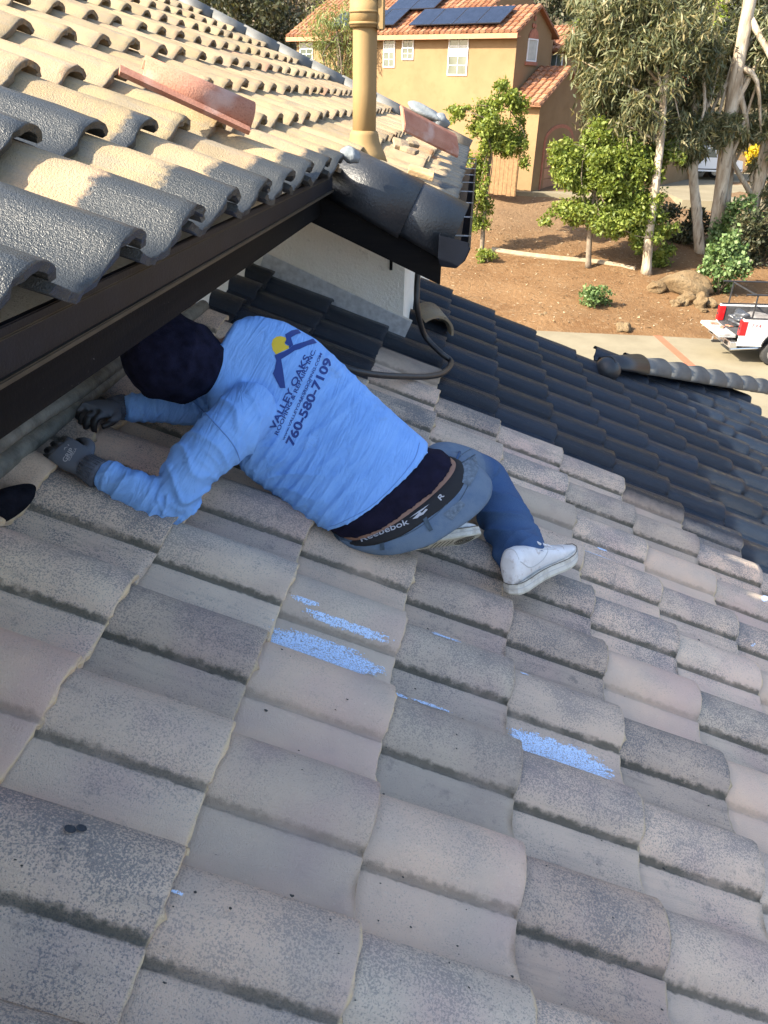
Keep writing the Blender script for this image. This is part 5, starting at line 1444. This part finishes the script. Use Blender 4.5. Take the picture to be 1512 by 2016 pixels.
# --- shoes
def shoe(heel, toe, upv, side, label):
    d = nrm(toe - heel); L = np.linalg.norm(toe - heel); z = nrm(np.array(upv) - d * (np.array(upv) @ d)); s = np.cross(z, d)
    root = empty('shoe', heel); adopt(root); root['label'] = label
    bpy.context.view_layer.update()
    F = lambda x, y, zz: heel + d * x * L + s * y * L + z * zz * L
    outl = [(0, .0), (.02, .075), (.08, .118), (.2, .130), (.36, .122), (.52, .132), (.68, .160), (.80, .160), (.90, .128), (.97, .07), (1.0, .0)]
    xs_ = [p[0] for p in outl]; ws_ = [p[1] for p in outl]
    def outline(k=1.0, m=36):
        pts = []
        for i in range(m):
            a = 2 * math.pi * i / m; x = .5 - .5 * math.cos(a); w = np.interp(x, xs_, ws_) * (1 if a < math.pi else -1); bend = side * .03 * math.sin(x * math.pi * 1.2)
            pts.append((.5 + (x - .5) * k, w * k + bend))
        return pts
    def slab(z0, z1, k0, k1):
        a = outline(k0); b_ = outline(k1); lift = lambda x: .045 * max(0, (x - .72) / .28) ** 1.6
        vs = [F(x, y, z0 + lift(x)) for x, y in a] + [F(x, y, z1 + lift(x)) for x, y in b_]; m = len(a)
        return vs, [(i, (i + 1) % m, m + (i + 1) % m, m + i) for i in range(m)] + [tuple(range(m - 1, -1, -1)), tuple(range(m, 2 * m))]
    adopt(MB().add(*slab(0.0, .018, .985, 1.0)).build('outsole', M['outsole']), root)
    adopt(MB().add(*slab(.0182, .105, 1.0, .985)).build('midsole', M['sole']), root)
    rows = []
    for x, w, h, zb in ((.015, .055, .20, .1), (.05, .10, .34, .1), (.12, .118, .40, .1), (.24, .118, .385, .1), (.36, .112, .345, .1), (.50, .118, .30, .1), (.63, .135, .245, .1), (.76, .142, .205, .11), (.88, .118, .175, .12), (.955, .075, .15, .13), (.985, .03, .135, .135)):
        rows.append((F(x, side * .03 * math.sin(x * math.pi * 1.2), (zb + h) / 2 - .01), s, z, w * L, (h - zb) / 2 * L + .012 * L, .78))
    u_ = remesh('upper', [ringtube(rows, 28)], .0045, 5, M['shoe'], None); adopt(u_, root)
    tgt = BVHTree.FromPolygons([tuple(v) for v in getco(u_.data)], [tuple(p.vertices) for p in u_.data.polygons])
    for sg in (-1, 1):
        cur = [(.10, .30), (.22, .20), (.40, .19), (.58, .28)]
        pts = []
        for x, zz in [tuple(q[:2]) for q in catmull([np.array([*q, 0.]) for q in cur], 6)]:
            o_ = F(x, sg * .5, zz); h = tgt.ray_cast(V(o_), V(-s * sg));
            if h[0] is not None: pts.append(np.array(h[0]) + s * sg * .0004)
        if len(pts) > 2: adopt(MB().tube(pts, .0016, 6).build('swoosh_line', M['shoe_line']), root)
    def over(xs_c, name='panel_line'):
        pts = []
        for x, y in xs_c:
            h = tgt.ray_cast(V(F(x, y, .8)), V(-z))
            if h[0] is not None: pts.append(np.array(h[0]) + z * .0004)
        if len(pts) > 2: adopt(MB().tube(pts, .0013, 5).build(name, M['shoe_line'], smooth=True), root)
    over([(.70 + .10 * (1 - (y / .13) ** 2), y) for y in np.linspace(-.125, .125, 15)]); over([(.40 + .22 * q, -.05 - .03 * q) for q in np.linspace(0, 1, 9)]); over([(.40 + .22 * q, .05 + .03 * q) for q in np.linspace(0, 1, 9)])
    over([(.10 + .02 * math.cos(y * 20), y) for y in np.linspace(-.11, .11, 11)])
    sl_ = outline(.992); adopt(MB().tube([F(x, y, .106 + .045 * max(0, (x - .72) / .28) ** 1.6) for x, y in sl_ + sl_[:1]], .0015, 5).build('sole_seam', M['groove'], smooth=True), root)
    sl_ = outline(1.002); adopt(MB().tube([F(x, y, .060 + .045 * max(0, (x - .72) / .28) ** 1.6) for x, y in sl_ + sl_[:1]], .0011, 5).build('sole_seam', M['shoe_line'], smooth=True), root)
    for x in (.46, .54, .62): adopt(MB().tube([F(x, -.06, .335 - (x - .46) * .55), F(x + .01, 0, .352 - (x - .46) * .55), F(x, .06, .335 - (x - .46) * .55)], .004, 6).build('lace', M['shoe'], smooth=True), root)
    # tread rings under ball and heel
    for cx, rs_ in ((.74, (.03, .055, .08, .105, .13)), (.17, (.03, .052, .075))):
        for r_ in rs_:
            pts = []
            for i in range(29):
                a = 2 * math.pi * i / 28; x = cx + r_ * math.cos(a); y = r_ * .95 * math.sin(a)
                pts.append(F(x, y + side * .03 * math.sin(x * math.pi * 1.2), -.001 + .045 * max(0, (x - .72) / .28) ** 1.6))
            adopt(MB().tube(pts, .0014, 5).build('tread', M['groove']), root)
    for x in np.linspace(.32, .54, 5): adopt(MB().tube([F(x, -.09, -.001), F(x, .09, -.001)], .0014, 5).build('tread', M['groove']), root)
    return root
shoe(lo(1003, 1172, .045), lo(1128, 1098, .125), nrm(NL * .75 + CAMV(lo(1060, 1150)) * -.05 + np.array([-.35, .25, 0])), 1, 'scuffed white sneaker on his right foot, planted on the tiles')
shoe(lo(806, 1080, .075), lo(950, 1060, .135), nrm(np.array([.05, .82, .50])), -1, 'white sneaker of his folded left leg showing its ribbed sole')

# ================================================================== VEHICLES
M['carwhite'] = simple('white_car_paint', (.72, .72, .71), .25)
M['black'] = simple('black_plastic', (.02, .02, .022), .55, 0, 10, .3)
M['tyre'] = simple('tyre', (.022, .022, .022), .85)
M['rim'] = simple('rim', (.45, .45, .46), .35, .8)
t = NT('red_lamp'); M['redlamp'] = t.done((.42, .012, .015), .2)
M['chrome'] = simple('chrome', (.7, .7, .72), .2, .9)
M['bedliner'] = simple('bedliner', (.045, .045, .048), .8, 0, 6, .5)
M['bagplastic'] = simple('black_bag', (.05, .055, .065), .28, 0, 5, .4)
M['tarp'] = simple('tarp', (.16, .15, .14), .7, 0, 5, .4)
M['redtext'] = simple('red_decal', (.35, .02, .03), .5)
M['tailgate'] = simple('tailgate_inner', (.30, .29, .28), .7, 0, 6, .35)
ra, rb2 = atZ(1418, 597, -5.95), atZ(1466, 629, -5.95)         # far and near rear corners of the bed rails
ty = nrm((ra - rb2) * [1, 1, 0]); tx = np.array([ty[1], -ty[0], 0]); tw = np.linalg.norm((ra - rb2)[:2])
tr0 = np.array([*((ra + rb2) / 2)[:2], -7.4])
truck = empty('pickup_truck', tr0, (0, 0, math.atan2(tx[1], tx[0])), label='white pickup truck with lowered tailgate and loaded bed on the driveway', category='truck')
H = tw / 2
def tb(name, mat, x0, x1, y0, y1, z0, z1, par=truck, bev=.02): return MB().box2((x0, y0, z0), (x1, y1, z1)).build(name, M[mat], par, bevel=bev)
# bed sides with wheel arches: near side is -y
for sg in (-1, 1):
    prof = [(0, .62), (0, 1.45), (2.45, 1.45), (2.45, .62), (1.75, .62)] + [(1.25 + .5 * math.cos(a), .62 + .47 * math.sin(a)) for a in np.linspace(.05, math.pi - .05, 12)] + [(.75, .62)]
    y = sg * (H - .10) if sg > 0 else -H
    mbb = MB().prism([(x, y, z) for x, z in prof], (0, .10, 0)); mbb.build('bed_side', M['carwhite'], truck)
    mbb = MB().prism([(x, sg * (H - .16) if sg > 0 else -H + .11, z) for x, z in [(0.02, .95), (.02, 1.40), (2.4, 1.40), (2.4, .95)]], (0, .05, 0)); mbb.build('bed_liner_side', M['bedliner'], truck)
    l_ = tb('taillight', 'redlamp', -.035, .16, sg * (H + .012) - (.20 if sg > 0 else 0), sg * (H + .012) + (0 if sg > 0 else .20), .93, 1.40)
    tb('lens', 'black', -.045, .05, sg * (H - .09) - .05, sg * (H - .09) + .05, 1.10, 1.19, par=l_, bev=.005)
    tb('rail_cap', 'black', .02, 2.44, sg * (H - .05) - .06, sg * (H - .05) + .06, 1.452, 1.475)
tb('bed_floor', 'bedliner', .0, 2.4, -H + .17, H - .17, .88, .93)
tb('bed_front', 'bedliner', 2.38, 2.44, -H + .11, H - .11, .93, 1.45)
tg = tb('tailgate', 'tailgate', -.58, -.05, -H + .16, H - .16, .86, .93); tb('tailgate_skin', 'carwhite', -.585, -.05, -H + .155, H - .155, .835, .857, par=tg)
bmp = tb('bumper', 'chrome', -.22, .02, -H + .05, H - .05, .52, .72); tb('bumper_step', 'black', -.2, .0, -.45, .45, .721, .74, par=bmp); 
for sg in (-1, 1): tb('bumper_pad', 'black', -.225, -.21, sg * .62 - .14, sg * .62 + .14, .56, .68, par=bmp, bev=.004)
tb('hitch', 'black', -.42, -.1, -.05, .05, .44, .52); MB().tube([(-.40, 0, .52), (-.40, 0, .62)], .03, 10).build('tow_ball', M['chrome'], truck)
tb('underbody', 'black', .1, 5.2, -H + .25, H - .25, .42, .86)
MB().tube([(.9, -H + .28, .50), (.3, -H + .25, .47), (-.12, -H + .22, .45)], .05, 12, caps=False).build('exhaust', M['chrome'], truck)
def wheel(x, y, par=truck, r=.40):
    w = MB().tube([(x, y - .13, r), (x, y - .10, r), (x, y + .10, r), (x, y + .13, r)], [r - .05, r, r, r - .05], 28).build('wheel', M['tyre'], par, smooth=True)
    rm = MB().tube([(x, y - .135, r), (x, y + .135, r)], r * .62, 20).build('rim', M['rim'], w)
    for k in range(6):
        a = k * math.pi / 3; MB().box((x + .15 * math.cos(a), y - .137, r + .15 * math.sin(a)), (.16, .02, .05), [(math.cos(a), 0, math.sin(a)), (0, 1, 0), (-math.sin(a), 0, math.cos(a))]).build('spoke', M['chrome'], w)
for x in (1.25, 4.75):
    for sg in (-1, 1): wheel(x, sg * (H - .14))
cabp = [(2.5, .6), (2.5, 1.48), (2.72, 2.02), (4.0, 2.05), (4.55, 1.50), (5.6, 1.38), (5.72, .62), (5.2, .62)] + [(4.75 + .5 * math.cos(a), .62 + .47 * math.sin(a)) for a in np.linspace(.05, math.pi - .05, 10)] + [(4.2, .6)]
MB().prism([(x, -H, z) for x, z in cabp], (0, 2 * H, 0)).build('cab', M['carwhite'], truck)
for sg in (-1, 1):
    for x0, x1 in ((2.78, 3.38), (3.46, 4.25)):
        MB().prism([(x0, sg * (H + .004), 1.48), (x1, sg * (H + .004), 1.48), (x1 - (.12 if x1 < 4 else .28), sg * (H + .004), 1.94), (x0 + .05, sg * (H + .004), 1.94)], (0, -sg * .01, 0)).build('side_window', M['glass'], truck)
# rack
for x in (.25, 2.3):
    MB().tube([(x, -H + .06, 1.47), (x, -H + .06, 2.15), (x, H - .06, 2.15), (x, H - .06, 1.47)], .028, 8).build('rack_hoop', M['black'], truck)
for sg in (-1, 1): MB().tube([(-.1, sg * (H - .06), 2.18), (4.2, sg * (H - .06), 2.18)], .028, 8).build('rack_rail', M['black'], truck)
# lettering FX4 on the near side
def flat_text(s, origin, ux, uy, h, mat, parent):
    cu = bpy.data.curves.new('t', 'FONT'); cu.body = s; cu.size = h / .729; cu.resolution_u = 2; cu.extrude = .002
    ob = bpy.data.objects.new('t', cu); COL.objects.link(ob); m = bpy.data.meshes.new_from_object(ob.evaluated_get(bpy.context.evaluated_depsgraph_get())); bpy.data.objects.remove(ob)
    o = link('lettering', m, parent); m.materials.clear(); m.materials.append(mat)
    o.matrix_basis = frame(np.array(origin), np.array(ux), np.array(uy), np.cross(ux, uy)); return o
flat_text('FX4', (.28, -H - .003, 1.20), (1, 0, 0), (0, 0, 1), .13, M['redtext'], truck)
tb('number_plate', 'tailgate', -.228, -.222, -.16, .16, .56, .68, par=bmp, bev=.002)
tb('panel_seam', 'black', .52, .526, -H - .002, -H + .01, .64, 1.44, bev=0)
tb('panel_seam', 'black', 2.0, 2.006, -H - .002, -H + .01, .64, 1.44, bev=0)
MB().tube([(1.25 + .52 * math.cos(a), -H - .004, .62 + .49 * math.sin(a)) for a in np.linspace(.05, math.pi - .05, 14)], .022, 6).build('arch_trim', M['black'], truck)
# load in the bed: separate things
def inbed(x, y, z): return np.array(truck.matrix_basis @ Vector((x, y, z)))
o = blob('garbage_bag', M['bagplastic'], inbed(.38, .15, 1.16), .30, 61, None, 4, .35, (1, 1.0, .8), 4); o['label'] = 'shiny black garbage bag at the back of the truck bed'; o['category'] = 'garbage bag'
o = blob('tarp', M['tarp'], inbed(1.3, .0, 1.12), .62, 62, None, 4, .4, (1.2, 1.0, .36), 5); o['label'] = 'crumpled grey tarp filling the truck bed'; o['category'] = 'tarp'
for i, (x, y, lb) in enumerate(((-.30, .35, 'left of the terracotta pieces'), (-.2, -.05, 'middle one'), (.08, .1, 'nearest the black bag'))):
    o = MB().box((0, 0, 0), (.26, .13, .03)).build('broken_tile', M['terracotta'], bevel=.005); o.matrix_world = truck.matrix_basis @ Matrix.Translation((x, y, .955)) @ Euler((.1, .1, i * .9)).to_matrix().to_4x4()
    o['label'] = f'broken terracotta tile on the open tailgate, {lb}'; o['category'] = 'tile scrap'; o['group'] = 'tile scraps on the tailgate'

# second white vehicle seen between the trunks
g = ground_pt(1362, 352); g[2] = -4.6
suv = empty('parked_car', g, (0, 0, .08), label='white pickup partly hidden behind the eucalyptus trunks', category='car')
sp_ = [(-2.7, .55), (-2.7, 1.15), (-.9, 1.2), (-.75, 1.85), (.75, 1.88), (1.35, 1.25), (2.55, 1.12), (2.65, .55), (2.1, .55)] + [(1.62 + .46 * math.cos(a), .55 + .42 * math.sin(a)) for a in np.linspace(.05, math.pi - .05, 10)] + [(1.1, .5), (-1.1, .5)] + [(-1.62 + .46 * math.cos(a), .55 + .42 * math.sin(a)) for a in np.linspace(.05, math.pi - .05, 10)] + [(-2.2, .55)]
MB().prism([(x, -.95, z) for x, z in sp_], (0, 1.9, 0)).build('body', M['carwhite'], suv)
for x0, x1 in ((-.65, .0), (.08, .95)): MB().prism([(x0, -.955, 1.28), (x1, -.955, 1.28), (x1 - .3 if x1 > .5 else x1, -.955, 1.75), (x0 + .05, -.955, 1.75)], (0, .01, 0)).build('side_window', M['glass'], suv)
for x in (1.62, -1.62):
    for y in (-.82, .82): wheel(x, y, suv, .38)
tb('trim_strip', 'black', -2.65, 2.6, -.957, -.951, .60, .66, par=suv, bev=.001)
